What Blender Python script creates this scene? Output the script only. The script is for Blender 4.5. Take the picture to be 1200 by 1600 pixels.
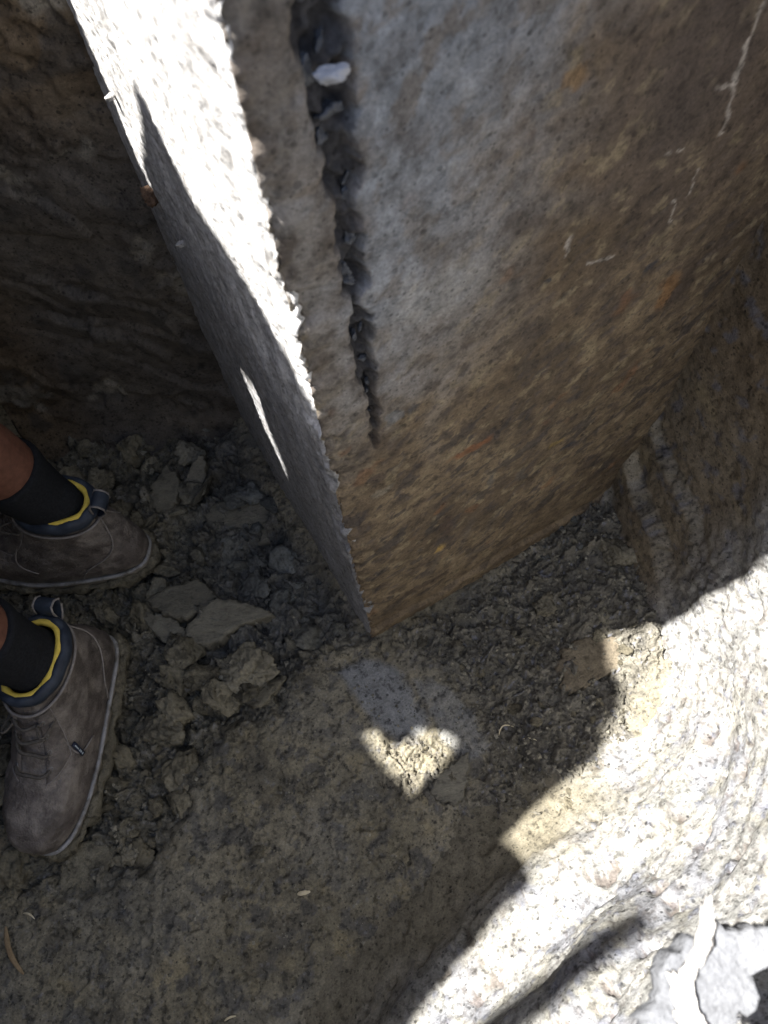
import bpy, bmesh, math, random
import numpy as np
from mathutils import Vector, Matrix
random.seed(7)
rng = np.random.default_rng(11)
scene = bpy.context.scene
for o in list(bpy.data.objects): bpy.data.objects.remove(o)
COL = scene.collection

# ------------------------------------------------------------------ camera
H = 1.15
R = np.array([[0.9914543, -0.13045451, 0.0], [-0.11764929, -0.89413462, 0.43206703], [-0.05636509, -0.42837471, -0.9018415]])
cam_d = bpy.data.cameras.new('camera'); cam = bpy.data.objects.new('camera', cam_d); COL.objects.link(cam)
M = Matrix.Identity(4)
for i in range(3):
    M[i][0] = R[i, 0]; M[i][1] = -R[i, 1]; M[i][2] = -R[i, 2]
M[0][3], M[1][3], M[2][3] = 0, 0, H
cam.matrix_world = M
cam_d.sensor_width = 36; cam_d.lens = 27; cam_d.clip_start = .01; cam_d.clip_end = 500
cam_d.dof.use_dof = True; cam_d.dof.focus_distance = .95; cam_d.dof.aperture_fstop = 9
scene.camera = cam

# ------------------------------------------------------------------ sky, sun, exposure
SUN_EL = math.radians(60); SUN_AZ = math.radians(-8)          # direction the light travels
tr = Vector((math.cos(SUN_AZ) * math.cos(SUN_EL), math.sin(SUN_AZ) * math.cos(SUN_EL), -math.sin(SUN_EL)))
w = bpy.data.worlds.new('World'); scene.world = w; w.use_nodes = True
nt = w.node_tree; sky = nt.nodes.new('ShaderNodeTexSky'); sky.sky_type = 'NISHITA'; sky.sun_disc = False
sky.sun_elevation = SUN_EL; sky.sun_rotation = math.atan2(-tr.x, -tr.y); sky.air_density = 1.0; sky.dust_density = 1.5
nt.links.new(sky.outputs[0], nt.nodes['Background'].inputs[0]); nt.nodes['Background'].inputs[1].default_value = .06
sd = bpy.data.lights.new('sun', 'SUN'); sd.energy = 5.0; sd.angle = math.radians(.8); sd.color = (1, .965, .91)
sun = bpy.data.objects.new('sun', sd); COL.objects.link(sun); sun.rotation_euler = tr.to_track_quat('-Z', 'Y').to_euler()
scene.view_settings.view_transform = 'Standard'; scene.view_settings.look = 'None'
scene.view_settings.gamma = 1; scene.view_settings.use_curve_mapping = False
scene.view_settings.exposure = 2.4
scene.render.engine = 'CYCLES'; scene.cycles.max_bounces = 5; scene.cycles.diffuse_bounces = 3; scene.cycles.glossy_bounces = 2

# ------------------------------------------------------------------ numpy noise
PERM = rng.permutation(256).astype(np.int64); PERM = np.concatenate([PERM, PERM, PERM])
GR = rng.normal(size=(256, 3)); GR /= np.linalg.norm(GR, axis=1)[:, None]; GR = GR.astype(np.float32)
def perlin(p):
    p = np.asarray(p, np.float32)
    i = np.floor(p); f = p - i; i = i.astype(np.int64) & 255
    u = f * f * f * (f * (f * 6 - 15) + 10); out = 0
    for dx in (0, 1):
        wx = u[:, 0] if dx else 1 - u[:, 0]; a = PERM[i[:, 0] + dx]
        for dy in (0, 1):
            wy = u[:, 1] if dy else 1 - u[:, 1]; b = PERM[a + ((i[:, 1] + dy) & 255)]
            for dz in (0, 1):
                wz = u[:, 2] if dz else 1 - u[:, 2]
                g = GR[PERM[b + ((i[:, 2] + dz) & 255)] & 255]
                out = out + wx * wy * wz * (g[:, 0] * (f[:, 0] - dx) + g[:, 1] * (f[:, 1] - dy) + g[:, 2] * (f[:, 2] - dz))
    return out * 1.5
def fbm(p, s, octs=4, gain=.5, off=0.):
    p = np.asarray(p, np.float32); o = 0; a = 1.
    for k in range(octs):
        o = o + a * perlin(p * s + 17.3 * k + off); s *= 2.03; a *= gain
    return o
def worley(p, s, seed=0, jit=.95, full=False):
    """2D cells: F1, F2, random value of the nearest cell"""
    q = np.asarray(p, np.float32)[:, :2] * s; ib = np.floor(q).astype(np.int64)
    f1 = np.full(len(q), 9., np.float32); f2 = f1.copy(); cid = np.zeros(len(q), np.int64); ox = np.zeros(len(q)); oy = np.zeros(len(q))
    for dx in (-1, 0, 1):
        for dy in (-1, 0, 1):
            c = ib + (dx, dy); h = PERM[PERM[(c[:, 0] + seed) & 255] + (c[:, 1] & 255)]
            px = c[:, 0] + .5 + jit * (PERM[h + 1] / 255. - .5); py = c[:, 1] + .5 + jit * (PERM[h + 77] / 255. - .5)
            d = np.hypot(px - q[:, 0], py - q[:, 1])
            nw = d < f1; f2 = np.where(nw, f1, np.minimum(f2, d)); cid = np.where(nw, h, cid); f1 = np.where(nw, d, f1)
            if full: ox = np.where(nw, q[:, 0] - px, ox); oy = np.where(nw, q[:, 1] - py, oy)
    if full: return f1, f2, PERM[cid + 200] / 255., ox, oy
    return f1, f2, PERM[cid + 200] / 255.
def plates(p, s, seed, tilt=1.1):
    """broken plates: each cell its own level and tilt, roughly -1..1"""
    f1, f2, cid, ox, oy = worley(p, s, seed, .95, True); th = cid * 47.
    return (cid - .5) * 1.1 + tilt * (ox * np.cos(th) + oy * np.sin(th)) - .35 * sst(.10, .0, f2 - f1), cid
def sst(a, b, x):
    t = np.clip((x - a) / (b - a), 0, 1); return t * t * (3 - 2 * t)
def mix(a, b, t):
    t = np.asarray(t)[..., None]; return np.asarray(a) * (1 - t) + np.asarray(b) * t
def sd_poly(p, poly):
    """signed distance to a polygon in plan, negative inside"""
    x, y = p[:, 0], p[:, 1]; d = np.full(len(x), 1e9); ins = np.zeros(len(x), bool); n = len(poly)
    for i in range(n):
        ax, ay = poly[i]; bx, by = poly[(i + 1) % n]; ex, ey = bx - ax, by - ay
        t = np.clip(((x - ax) * ex + (y - ay) * ey) / (ex * ex + ey * ey), 0, 1)
        d = np.minimum(d, np.hypot(x - ax - t * ex, y - ay - t * ey))
        c = ((ay > y) != (by > y)); xx = ax + (y - ay) / (ey if abs(ey) > 1e-9 else 1e-9) * ex
        ins ^= c & (x < xx)
    return np.where(ins, -d, d)
def ray(px, py): return R @ np.array([(px - 600) / 1200, (py - 800) / 1200, 1.])
def G(px, py, z=0.):
    """the spot of the pit floor (height z) surveyed from the photograph"""
    v = ray(px, py); t = (z - H) / v[2]; return np.array([v[0] * t, v[1] * t, z])
def GP(pts, z=0.): return [tuple(G(a, b, z)[:2]) for a, b in pts]

# ------------------------------------------------------------------ mesh helpers
def link(name, me, mat=None, parent=None):
    o = bpy.data.objects.new(name, me); COL.objects.link(o)
    if mat and me is not None and not me.materials: me.materials.append(mat)
    if parent: o.parent = parent
    return o
def tag(o, label=None, cat=None, group=None, kind=None):
    if label: o['label'] = label
    if cat: o['category'] = cat
    if group: o['group'] = group
    if kind: o['kind'] = kind
    return o
def empty(name, loc=(0, 0, 0), rz=0):
    o = bpy.data.objects.new(name, None); COL.objects.link(o); o.location = loc; o.rotation_euler = (0, 0, rz); o.empty_display_size = .05
    return o
def raw_mesh(name, V, F, col=None, smooth=True):
    """V (n,3), F (m,4) or (m,3) index arrays"""
    V = np.asarray(V, np.float32); F = np.asarray(F, np.int32); me = bpy.data.meshes.new(name)
    k = F.shape[1]; me.vertices.add(len(V)); me.vertices.foreach_set('co', V.ravel())
    me.loops.add(F.size); me.loops.foreach_set('vertex_index', F.ravel())
    me.polygons.add(len(F)); me.polygons.foreach_set('loop_start', np.arange(0, F.size, k, dtype=np.int32))
    me.polygons.foreach_set('loop_total', np.full(len(F), k, np.int32))
    me.update(calc_edges=True); me.validate()
    me.polygons.foreach_set('use_smooth', np.full(len(me.polygons), smooth, bool))
    if col is not None: set_col(me, col)
    return me
def set_col(me, col):
    a = me.color_attributes.new('Col', 'FLOAT_COLOR', 'POINT')
    c = np.ones((len(me.vertices), 4), np.float32); c[:, :3] = np.clip(col, 0.002, 1); a.data.foreach_set('color', c.ravel())
def grid_faces(nu, nv, closed=False):
    i = np.arange(nu - (0 if closed else 1)); j = np.arange(nv - 1); I, J = np.meshgrid(i, j, indexing='ij')
    I2 = (I + 1) % nu
    return np.stack([I * nv + J, I2 * nv + J, I2 * nv + J + 1, I * nv + J + 1], -1).reshape(-1, 4)
def tube(V, F, pts, r, n=6, closed=False, flat=1.):
    """append a tube along pts to lists V, F; r number or list"""
    pts = [Vector(p) for p in pts]; m = len(pts); b = len(V); up0 = Vector((.03, .05, 1))
    for i, p in enumerate(pts):
        a = pts[(i - 1) % m] if (closed or i) else p; c = pts[(i + 1) % m] if (closed or i < m - 1) else p
        t = (c - a).normalized(); s = t.cross(up0); s = s.normalized() if s.length > 1e-4 else Vector((1, 0, 0)); q = s.cross(t)
        rr = r[i] if hasattr(r, '__len__') else r
        for k in range(n):
            th = 2 * math.pi * k / n; V.append(p + s * (rr * math.cos(th)) + q * (rr * flat * math.sin(th)))
    for i in range(m if closed else m - 1):
        for k in range(n):
            F.append((b + i * n + k, b + i * n + (k + 1) % n, b + ((i + 1) % m) * n + (k + 1) % n, b + ((i + 1) % m) * n + k))
    if not closed:
        F.append(tuple(b + k for k in range(n))[::-1]); F.append(tuple(b + (m - 1) * n + k for k in range(n)))
def py_mesh(name, V, F, smooth=True):
    me = bpy.data.meshes.new(name); me.from_pydata([tuple(v) for v in V], [], [tuple(f) for f in F]); me.update()
    for p in me.polygons: p.use_smooth = smooth
    return me
def spline(ctrl, n, closed=False):
    """Catmull-Rom through control rows, n samples even in arc length of the first two columns"""
    c = np.asarray(ctrl, float); m = len(c); out = []
    seg = m if closed else m - 1
    for i in range(seg):
        p0, p1, p2, p3 = (c[(i - 1) % m], c[i], c[(i + 1) % m], c[(i + 2) % m]) if closed else (c[max(i - 1, 0)], c[i], c[i + 1], c[min(i + 2, m - 1)])
        for t in np.linspace(0, 1, 40, endpoint=False):
            out.append(.5 * (2 * p1 + (p2 - p0) * t + (2 * p0 - 5 * p1 + 4 * p2 - p3) * t * t + (3 * p1 - p0 - 3 * p2 + p3) * t ** 3))
    out.append(c[0] if closed else c[-1]); out = np.array(out)
    s = np.concatenate([[0], np.cumsum(np.linalg.norm(np.diff(out[:, :2], axis=0), axis=1))])
    q = np.linspace(0, s[-1], n, endpoint=not closed) if np.isscalar(n) else n
    return np.stack([np.interp(q, s, out[:, k]) for k in range(out.shape[1])], 1), q

# ------------------------------------------------------------------ materials
def N(nt, t, **kw):
    n = nt.nodes.new('ShaderNode' + t)
    for k, v in kw.items():
        if k in n.inputs.keys(): n.inputs[k].default_value = v
        else: setattr(n, k, v)
    return n
def earth_mat(name, base=None, rough=.82, spec=.25, vary=.35, bump=.7, speck=.45, objspace=False, streak=None, scale=1., dots=None):
    """soil, clay and weathered concrete: own colour x grain, dark mineral specks, fine relief"""
    m = bpy.data.materials.new(name); m.use_nodes = True; nt = m.node_tree; L = nt.links.new; b = nt.nodes['Principled BSDF']
    tc = N(nt, 'TexCoord'); src = tc.outputs['Object']
    mp = N(nt, 'Mapping'); L(src, mp.inputs[0])
    if streak: mp.inputs['Scale'].default_value = streak
    if objspace:
        oi = N(nt, 'ObjectInfo'); vm = N(nt, 'VectorMath', operation='SCALE'); vm.inputs[0].default_value = (3.1, 1.7, 2.3); L(oi.outputs['Random'], vm.inputs['Scale'])
        va = N(nt, 'VectorMath', operation='ADD'); L(mp.outputs[0], va.inputs[0]); L(vm.outputs[0], va.inputs[1]); P = va.outputs[0]
    else: P = mp.outputs[0]
    if base is None: c = N(nt, 'VertexColor', layer_name='Col').outputs[0]
    else:
        n0 = N(nt, 'TexNoise', Scale=18 * scale, Detail=3); L(P, n0.inputs['Vector']); r0 = N(nt, 'ValToRGB'); L(n0.outputs[0], r0.inputs[0])
        els = r0.color_ramp.elements; els[0].position = .3; els[1].position = .7; els[0].color = (*base[0], 1); els[1].color = (*base[1], 1); c = r0.outputs[0]
    def mul(c, fac, lo, hi, n):
        r = N(nt, 'MapRange'); r.inputs[1].default_value = n[0]; r.inputs[2].default_value = n[1]; r.inputs[3].default_value = lo; r.inputs[4].default_value = hi; L(fac, r.inputs[0])
        x = N(nt, 'VectorMath', operation='SCALE'); L(c, x.inputs[0]); L(r.outputs[0], x.inputs['Scale']); return x.outputs[0]
    n1 = N(nt, 'TexNoise', Scale=55 * scale, Detail=4, Roughness=.65); L(P, n1.inputs['Vector'])
    n2 = N(nt, 'TexNoise', Scale=330 * scale, Detail=3, Roughness=.7); L(P, n2.inputs['Vector'])
    c = mul(c, n1.outputs[0], 1 - vary, 1 + vary, (.3, .7)); c = mul(c, n2.outputs[0], 1 - vary, 1 + vary, (.3, .7))
    # specks
    n3 = N(nt, 'TexNoise', Scale=140 * scale, Detail=3, Roughness=.55); L(P, n3.inputs['Vector']); sp = N(nt, 'Math', operation='MULTIPLY_ADD'); L(n1.outputs[0], sp.inputs[0]); sp.inputs[1].default_value = .55; L(n3.outputs[0], sp.inputs[2]); c = mul(c, sp.outputs[0], 1 - speck, 1., (.60, .72))
    if dots:                                                                        # small dark pits, in clusters
        for sc_, th_ in ((190, .17), (95, .15)):
            vo = N(nt, 'TexVoronoi', Scale=sc_ * scale, feature='F1'); L(P, vo.inputs['Vector']); sx = N(nt, 'SeparateColor'); L(vo.outputs['Color'], sx.inputs[0])
            rd = N(nt, 'Math', operation='MULTIPLY'); L(sx.outputs[0], rd.inputs[0]); L(sp.outputs[0], rd.inputs[1]); dv = N(nt, 'Math', operation='MULTIPLY_ADD'); L(rd.outputs[0], dv.inputs[0]); dv.inputs[1].default_value = .55; L(vo.outputs['Distance'], dv.inputs[2])
            c = mul(c, dv.outputs[0], 1 - dots, 1., (th_ + .06, th_ + .16))
    if objspace:
        c = mul(c, oi.outputs['Random'], .72, 1.3, (0, 1)); oc = N(nt, 'VectorMath', operation='MULTIPLY'); L(c, oc.inputs[0]); L(oi.outputs['Color'], oc.inputs[1]); c = oc.outputs[0]
    L(c, b.inputs['Base Color'])
    rr = N(nt, 'MapRange'); rr.inputs[1].default_value = .3; rr.inputs[2].default_value = .7; rr.inputs[3].default_value = rough - .12; rr.inputs[4].default_value = rough + .1
    L(n1.outputs[0], rr.inputs[0]); L(rr.outputs[0], b.inputs['Roughness']); b.inputs['Specular IOR Level'].default_value = spec
    h = N(nt, 'Math', operation='MULTIPLY'); L(n2.outputs[0], h.inputs[0]); h.inputs[1].default_value = 1.3
    h2 = N(nt, 'Math', operation='MULTIPLY_ADD'); L(n1.outputs[0], h2.inputs[0]); h2.inputs[1].default_value = 2.2; L(h.outputs[0], h2.inputs[2])
    h3 = N(nt, 'Math', operation='MULTIPLY_ADD'); L(n3.outputs[0], h3.inputs[0]); h3.inputs[1].default_value = 1.2; L(h2.outputs[0], h3.inputs[2])
    bp = N(nt, 'Bump'); bp.inputs['Strength'].default_value = bump; bp.inputs['Distance'].default_value = .0022 / scale; L(h3.outputs[0], bp.inputs['Height']); L(bp.outputs[0], b.inputs['Normal'])
    return m
def plain_mat(name, c0, c1, rough=.6, spec=.4, scale=60, bump=.2, dist=.001, metallic=0, dirt=None):
    m = bpy.data.materials.new(name); m.use_nodes = True; nt = m.node_tree; L = nt.links.new; b = nt.nodes['Principled BSDF']
    tc = N(nt, 'TexCoord'); n = N(nt, 'TexNoise', Scale=scale, Detail=6, Roughness=.6); L(tc.outputs['Object'], n.inputs['Vector'])
    r = N(nt, 'ValToRGB'); L(n.outputs[0], r.inputs[0]); e = r.color_ramp.elements; e[0].position = .3; e[1].position = .7; e[0].color = (*c0, 1); e[1].color = (*c1, 1); c = r.outputs[0]
    if dirt:
        n4 = N(nt, 'TexNoise', Scale=dirt[1], Detail=7, Roughness=.7); L(tc.outputs['Object'], n4.inputs['Vector'])
        mr = N(nt, 'MapRange'); mr.inputs[1].default_value = dirt[2]; mr.inputs[2].default_value = dirt[2] + .16; L(n4.outputs[0], mr.inputs[0])
        mx = N(nt, 'MixRGB'); L(mr.outputs[0], mx.inputs[0]); L(c, mx.inputs[1]); mx.inputs[2].default_value = (*dirt[0], 1); c = mx.outputs[0]
    L(c, b.inputs['Base Color']); b.inputs['Roughness'].default_value = rough; b.inputs['Specular IOR Level'].default_value = spec; b.inputs['Metallic'].default_value = metallic
    n2 = N(nt, 'TexNoise', Scale=scale * 7, Detail=4); L(tc.outputs['Object'], n2.inputs['Vector'])
    ad = N(nt, 'Math', operation='MULTIPLY_ADD'); L(n2.outputs[0], ad.inputs[0]); ad.inputs[1].default_value = .5; L(n.outputs[0], ad.inputs[2])
    bp = N(nt, 'Bump'); bp.inputs['Strength'].default_value = bump; bp.inputs['Distance'].default_value = dist; L(ad.outputs[0], bp.inputs['Height']); L(bp.outputs[0], b.inputs['Normal'])
    return m
M_soil = earth_mat('clay_soil', rough=.7, spec=.32, vary=.32, bump=.5, speck=.55, dots=.6); M_wall = earth_mat('clay_wall', rough=.72, spec=.3, vary=.28, bump=.36, speck=.45, dots=.6)
M_conc = earth_mat('weathered_concrete', rough=.8, vary=.28, bump=.22, speck=.3, spec=.25, dots=.42)
M_clod = earth_mat('clay_clod', base=((.098, .088, .065), (.172, .157, .118)), objspace=True, vary=.3, bump=.8, speck=.45)
M_slick = earth_mat('sheared_clay', base=((.092, .086, .069), (.142, .133, .106)), objspace=True, rough=.68, spec=.35, vary=.22, bump=.6, speck=.3, streak=(.7, 1.5, 1))
M_tan = earth_mat('tan_clay', base=((.15, .125, .090), (.21, .178, .13)), objspace=True, vary=.25, bump=.8, speck=.35)
M_crust = earth_mat('pale_crust', base=((.27, .26, .25), (.36, .35, .335)), objspace=True, vary=.12, bump=.4, speck=.1)
M_flap = earth_mat('grey_crust', base=((.125, .13, .142), (.175, .18, .192)), objspace=True, vary=.2, bump=.6, speck=.2)

#__STRUCTURE__
# ------------------------------------------------------------------ the pit: wall line in plan (x, y, batter, rim height, toe fillet), counter-clockwise from the concrete and back to it
LOOP = [(-.10, .80, 0, 1.45, 0), (-.235, .782, 0, 1.45, .01), (-.48, .803, .015, 1.45, .03), (-.65, .803, .0, 1.45, .04), (-.71, .775, .0, 1.45, .03), (-.745, .73, .0, 1.45, .03), (-.88, .60, .0, 1.45, .03),
        (-.91, .36, .0, 1.45, .03), (-.80, .21, .0, 1.45, .03), (-.67, .135, .0, 1.45, .03), (-.635, .085, .0, 1.45, .03), (-.70, .02, .0, 1.45, .03), (-.80, -.06, .0, 1.45, .03), (-.90, -.25, .02, 1.45, .04), (-.86, -.5, .04, 1.45, .04),
        (-.58, -.6, .08, 1.43, .04), (-.30, -.38, .2, 1.42, .03), (-.11, -.16, .29, 1.42, .06), (.02, -.07, .29, 1.42, .07), (.12, .0, .30, 1.42, .08),
        (.24, .055, .30, 1.42, .08), (.335, .12, .22, 1.43, .06), (.385, .22, .14, 1.44, .04), (.388, .33, .10, 1.44, .03), (.374, .43, .08, 1.45, .02), (.366, .53, .04, 1.45, .01), (.36, .64, 0, 1.45, 0)]
fine, sfine = spline(LOOP, 2400)
def arc_of(x, y): return sfine[np.argmin(np.hypot(fine[:, 0] - x, fine[:, 1] - y))]
S_END = sfine[-1]; S_N = arc_of(-.62, .82); S_E = arc_of(-.30, -.38)
def wall_rows(sv):
    b, _ = spline(LOOP, sv); e, _ = spline(LOOP, np.clip(sv + .02, 0, S_END)); a, _ = spline(LOOP, np.clip(sv - .02, 0, S_END))
    t = e[:, :2] - a[:, :2]; t /= np.linalg.norm(t, axis=1)[:, None]; n = np.stack([t[:, 1], -t[:, 0]], 1)
    return b, n
CORNER = np.array([-.045, .342]); LD = np.array([math.cos(math.radians(113.4)), math.sin(math.radians(113.4))]); RD = np.array([math.cos(math.radians(23.4)), math.sin(math.radians(23.4))])
TOPS = []
def make_wall(name, sv, nz, detail, colfun):
    b, n = wall_rows(sv); nu = len(sv); v = np.linspace(0, 1, nz)
    rim = b[:, 3] + .02 * perlin(np.c_[sv * 9, sv * 0, sv * 0 + 3.3])
    Z = -.06 + v[None, :] * (rim[:, None] + .06); S = np.repeat(sv[:, None], nz, 1)
    off = b[:, 2][:, None] * Z - b[:, 4][:, None] * np.exp(-np.clip(Z, -.06, 9) / .045)
    lip = sst(.93, 1., v)[None, :] ** 2 * .02; off = off + lip
    X = b[:, 0][:, None] + n[:, 0][:, None] * off; Y = b[:, 1][:, None] + n[:, 1][:, None] * off
    P = np.stack([X, Y, Z], -1).reshape(-1, 3); s = S.ravel(); z = Z.ravel()
    d, col = colfun(P, s, z)
    nn = np.repeat(n, nz, 0); P[:, :2] -= nn * d[:, None]                      # d > 0 stands into the pit
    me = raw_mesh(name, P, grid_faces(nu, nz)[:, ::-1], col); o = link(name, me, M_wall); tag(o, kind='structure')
    TOPS.append(P.reshape(nu, nz, 3)[:, -1])
    return o
def north(P, s, z):
    sz = np.c_[s, z * .75 + s * .35, P[:, 0] * 0]                                # spade strokes fall to the left
    d = .010 * fbm(P, 5, 2) + .0014 * fbm(P, 24, 3) + .0012 * fbm(P, 70, 3) + .0008 * fbm(P, 190, 2)
    a = z * .86 - s * .50; c_ = s * .86 + z * .5                                  # strokes near the concrete, lower half
    near = sst(.34, .20, s - .14) * sst(.68, .50, z)
    saw = (a * 7 + .9 * perlin(np.c_[c_ * 4, a * 5, a * 0]) + .5 * perlin(np.c_[c_ * 11, a * 9, a * 0])) % 1.
    d += near * (.014 * (saw - .5) - .006 * sst(.9, 1., saw)) * sst(-.4, .3, fbm(P, 7, 2, off=50.))
    f1, f2, cid = worley(np.c_[s, z], 38, 3); rough = sst(.0, .22, fbm(P, 6, 3, off=4.)); plN, _ = plates(np.c_[s, z] + .008 * np.c_[perlin(P * 40), perlin(P * 40 + 3)], 34, 3); plM, _ = plates(np.c_[s, z], 85, 13); d += rough * (.004 * plN + .002 * plM + .0012 * fbm(P, 110, 2)); sl, _ = plates(np.c_[s * .6 + z * .5, z * 1.6 - s * 1.], 6, 17, 1.6); d += .005 * (1 - rough) * sl
    col = mix((.078, .056, .036), (.112, .084, .055), sst(-.4, .5, fbm(P, 8, 3, off=2.)))
    col = mix(col, (.062, .063, .064), near * .6); col = mix(col, (.17, .155, .13), rough * sst(.1, .4, fbm(P, 14, 3, off=9.)) * .8)
    col = mix(col, (.045, .042, .04), sst(.3, .5, fbm(P, 16, 3, off=19.)) * .6)
    return d, col
def west(P, s, z):
    d = .03 * fbm(P, 3, 3) + .008 * fbm(P, 18, 3)
    d = d * .45
    return d, mix((.14, .12, .085), (.2, .17, .12), sst(-.4, .5, fbm(P, 8, 3)))
STEPS = [(.040, .013), (.120, .016), (.225, .011)]
S_BLOCK = arc_of(.366, .53)
def east(P, s, z):
    q = S_BLOCK - s                                                              # metres along the wall away from the concrete
    d = .012 * fbm(P, 6, 3) + .005 * fbm(P, 28, 3) + .0028 * fbm(P, 90, 3)
    zone = sst(.26, .15, q + .04 * perlin(P * 9)) * sst(-.03, 0, q)
    qz = z + .22 * q + .022 * perlin(np.c_[q * 12, z * 3, q * 0]) + .003 * perlin(np.c_[q * 60, z * 30, q * 0]); st = np.zeros_like(q); tread = np.zeros_like(q)
    for i, (z0, wd) in enumerate(STEPS):                                         # spade terraces: smooth upright facet, crumbly tread
        zz = z0 + .012 * math.sin(i * 2.1) * 1.; st += wd * sst(zz - .006, zz + .016, qz); tread += sst(zz - .010, zz + .002, qz) * sst(zz + .026, zz + .012, qz)
    tread = np.clip(tread, 0, 1); flat = .11 * np.clip(qz, 0, .46)               # terraces replace the even batter
    d = d * (1 - .6 * zone) + zone * (.022 - st); cutcol = 1 - tread
    f1, f2, cid = worley(P + np.c_[.5 * z, .3 * z, 0 * z], 62, 5); bank = sst(.30, .46, q)
    pl1, _ = plates(np.c_[s, z] + .006 * np.c_[perlin(P * 50), perlin(P * 50 + 3)], 55, 4); pl2, _ = plates(np.c_[s, z], 130, 14)
    crumb = (1 - cutcol * zone) * sst(-.45, .2, fbm(P, 9, 2, off=3.)) * sst(.50, .2, z) * sst(.5, .3, q)
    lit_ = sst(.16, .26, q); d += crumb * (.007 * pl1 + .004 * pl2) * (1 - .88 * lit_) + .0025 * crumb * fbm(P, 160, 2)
    # near bank: long soft folds running along it, cracks and holes
    fold = perlin(np.c_[s * 3.2, z * 9 + s * 2.2, s * 0 + 1.]); d *= 1 - .75 * bank; d += bank * (.018 * fold + .008 * perlin(np.c_[s * 7, z * 22 + s * 4, s * 0 + 5.]) + .003 * perlin(np.c_[s * 16, z * 70 + s * 9, s * 0 + 5.]))
    zn = z + .03 * perlin(np.c_[s * 7, z * 3, s * 0]) + .10 * (q - .72); prof = np.interp(zn, [0, .085, .11, .15, .18, .30, .34, .60, .8, 2.], [0, .02, .035, .072, .080, .086, .105, .205, .235, .58])   # shelf, upright riser, slope
    d += bank * sst(.46, .62, q) * (.29 * zn - prof)
    g1, g2, gid = worley(np.c_[s * .8, z], 70, 9); crack = sst(.10, .02, g2 - g1) * sst(.28, .5, fbm(P, 22, 3, off=8.)); d -= (.5 * bank + .5) * crack * .006
    hole = sst(.42, .60, fbm(P, 33, 2, off=31.)); d -= bank * hole * .006
    h1, h2, hid = worley(np.c_[s, z], 120, 21); d -= bank * .003 * sst(.30, .12, h1) * (hid > .85)
    col = mix((.165, .152, .125), (.215, .20, .17), sst(-.4, .5, fbm(P, 10, 3, off=5.)))
    col = mix(col, (.140, .112, .076), zone * cutcol * .85); col = mix(col, (.125, .108, .082), crumb * .75)
    up = sst(.30, .45, z) * sst(.5, .3, q); col = mix(col, (.108, .080, .050), up * .85)
    col = mix(col, (.22, .18, .11), sst(.3, .6, fbm(P, 13, 3, off=44.)) * .45 * sst(.75, .5, q)); col = mix(col, (.10, .10, .115), sst(.30, .5, fbm(P, 40, 3, off=61.)) * .7)
    bk = mix((.165, .166, .160), (.245, .243, .232), sst(-.4, .4, fbm(P, 16, 4, .6, off=81.))); bk = mix(bk, (.23, .21, .145), sst(.15, .5, fbm(P, 24, 4, .6, off=87.)) * .25); bk = mix(bk, (.135, .143, .172), sst(.15, .45, fbm(P, 20, 4, .6, off=93.)) * .65)
    col = mix(col, (.238, .24, .236), lit_ * (1 - bank) * .75); col = mix(col, bk, bank * .9); col = mix(col, (.045, .026, .018), np.clip(bank + .8 * lit_, 0, 1) * np.maximum(sst(.58, .68, fbm(P, 33, 4, .6, off=31.)), crack * .6) * .6)  # soil painted lighter along the sunlit stretch to help it blow out
    n1_, n2_, nid_ = worley(np.c_[s, z], 75, 41); nodl = (nid_ > .80) * sst(.30, .22, n1_) * np.clip(lit_ + bank, 0, 1); col = mix(col, (.115, .122, .150), nodl * .75); d += nodl * .0015
    fine_ = sst(.30, .5, fbm(P, 130, 3, .6, off=97.)); col = mix(col, (.06, .05, .045), fine_ * .55 * np.clip(lit_ + bank, 0, 1))
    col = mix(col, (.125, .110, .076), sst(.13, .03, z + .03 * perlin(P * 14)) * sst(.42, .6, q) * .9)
    return d, col
# ---- pit floor
HOLLOW = GP([(470, 850), (572, 990), (520, 1015), (470, 1030), (440, 1105), (345, 1130), (300, 1230), (240, 1335), (140, 1400), (-120, 1400), (-420, 1000), (-300, 560), (180, 560), (330, 580), (400, 760)])
CRUMBLE = GP([(600, 985), (700, 960), (960, 740), (1060, 850), (1100, 1010), (1000, 1080), (960, 1200), (880, 1330), (760, 1370), (720, 1270), (760, 1180), (720, 1060)])
PADX = (-.66, .52); PADY = (-.26, .86)
HEART = GP([(590, 1160), (640, 1150), (690, 1150), (705, 1190), (670, 1250), (640, 1265), (600, 1220)]); SHEAR = GP([(522, 1046), (556, 1030), (597, 1026), (630, 1053), (676, 1128), (655, 1150), (621, 1160), (575, 1128)]); SHEAR2 = GP([(640, 1060), (700, 1070), (745, 1120), (768, 1175), (735, 1190), (700, 1170), (672, 1120)])
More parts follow.
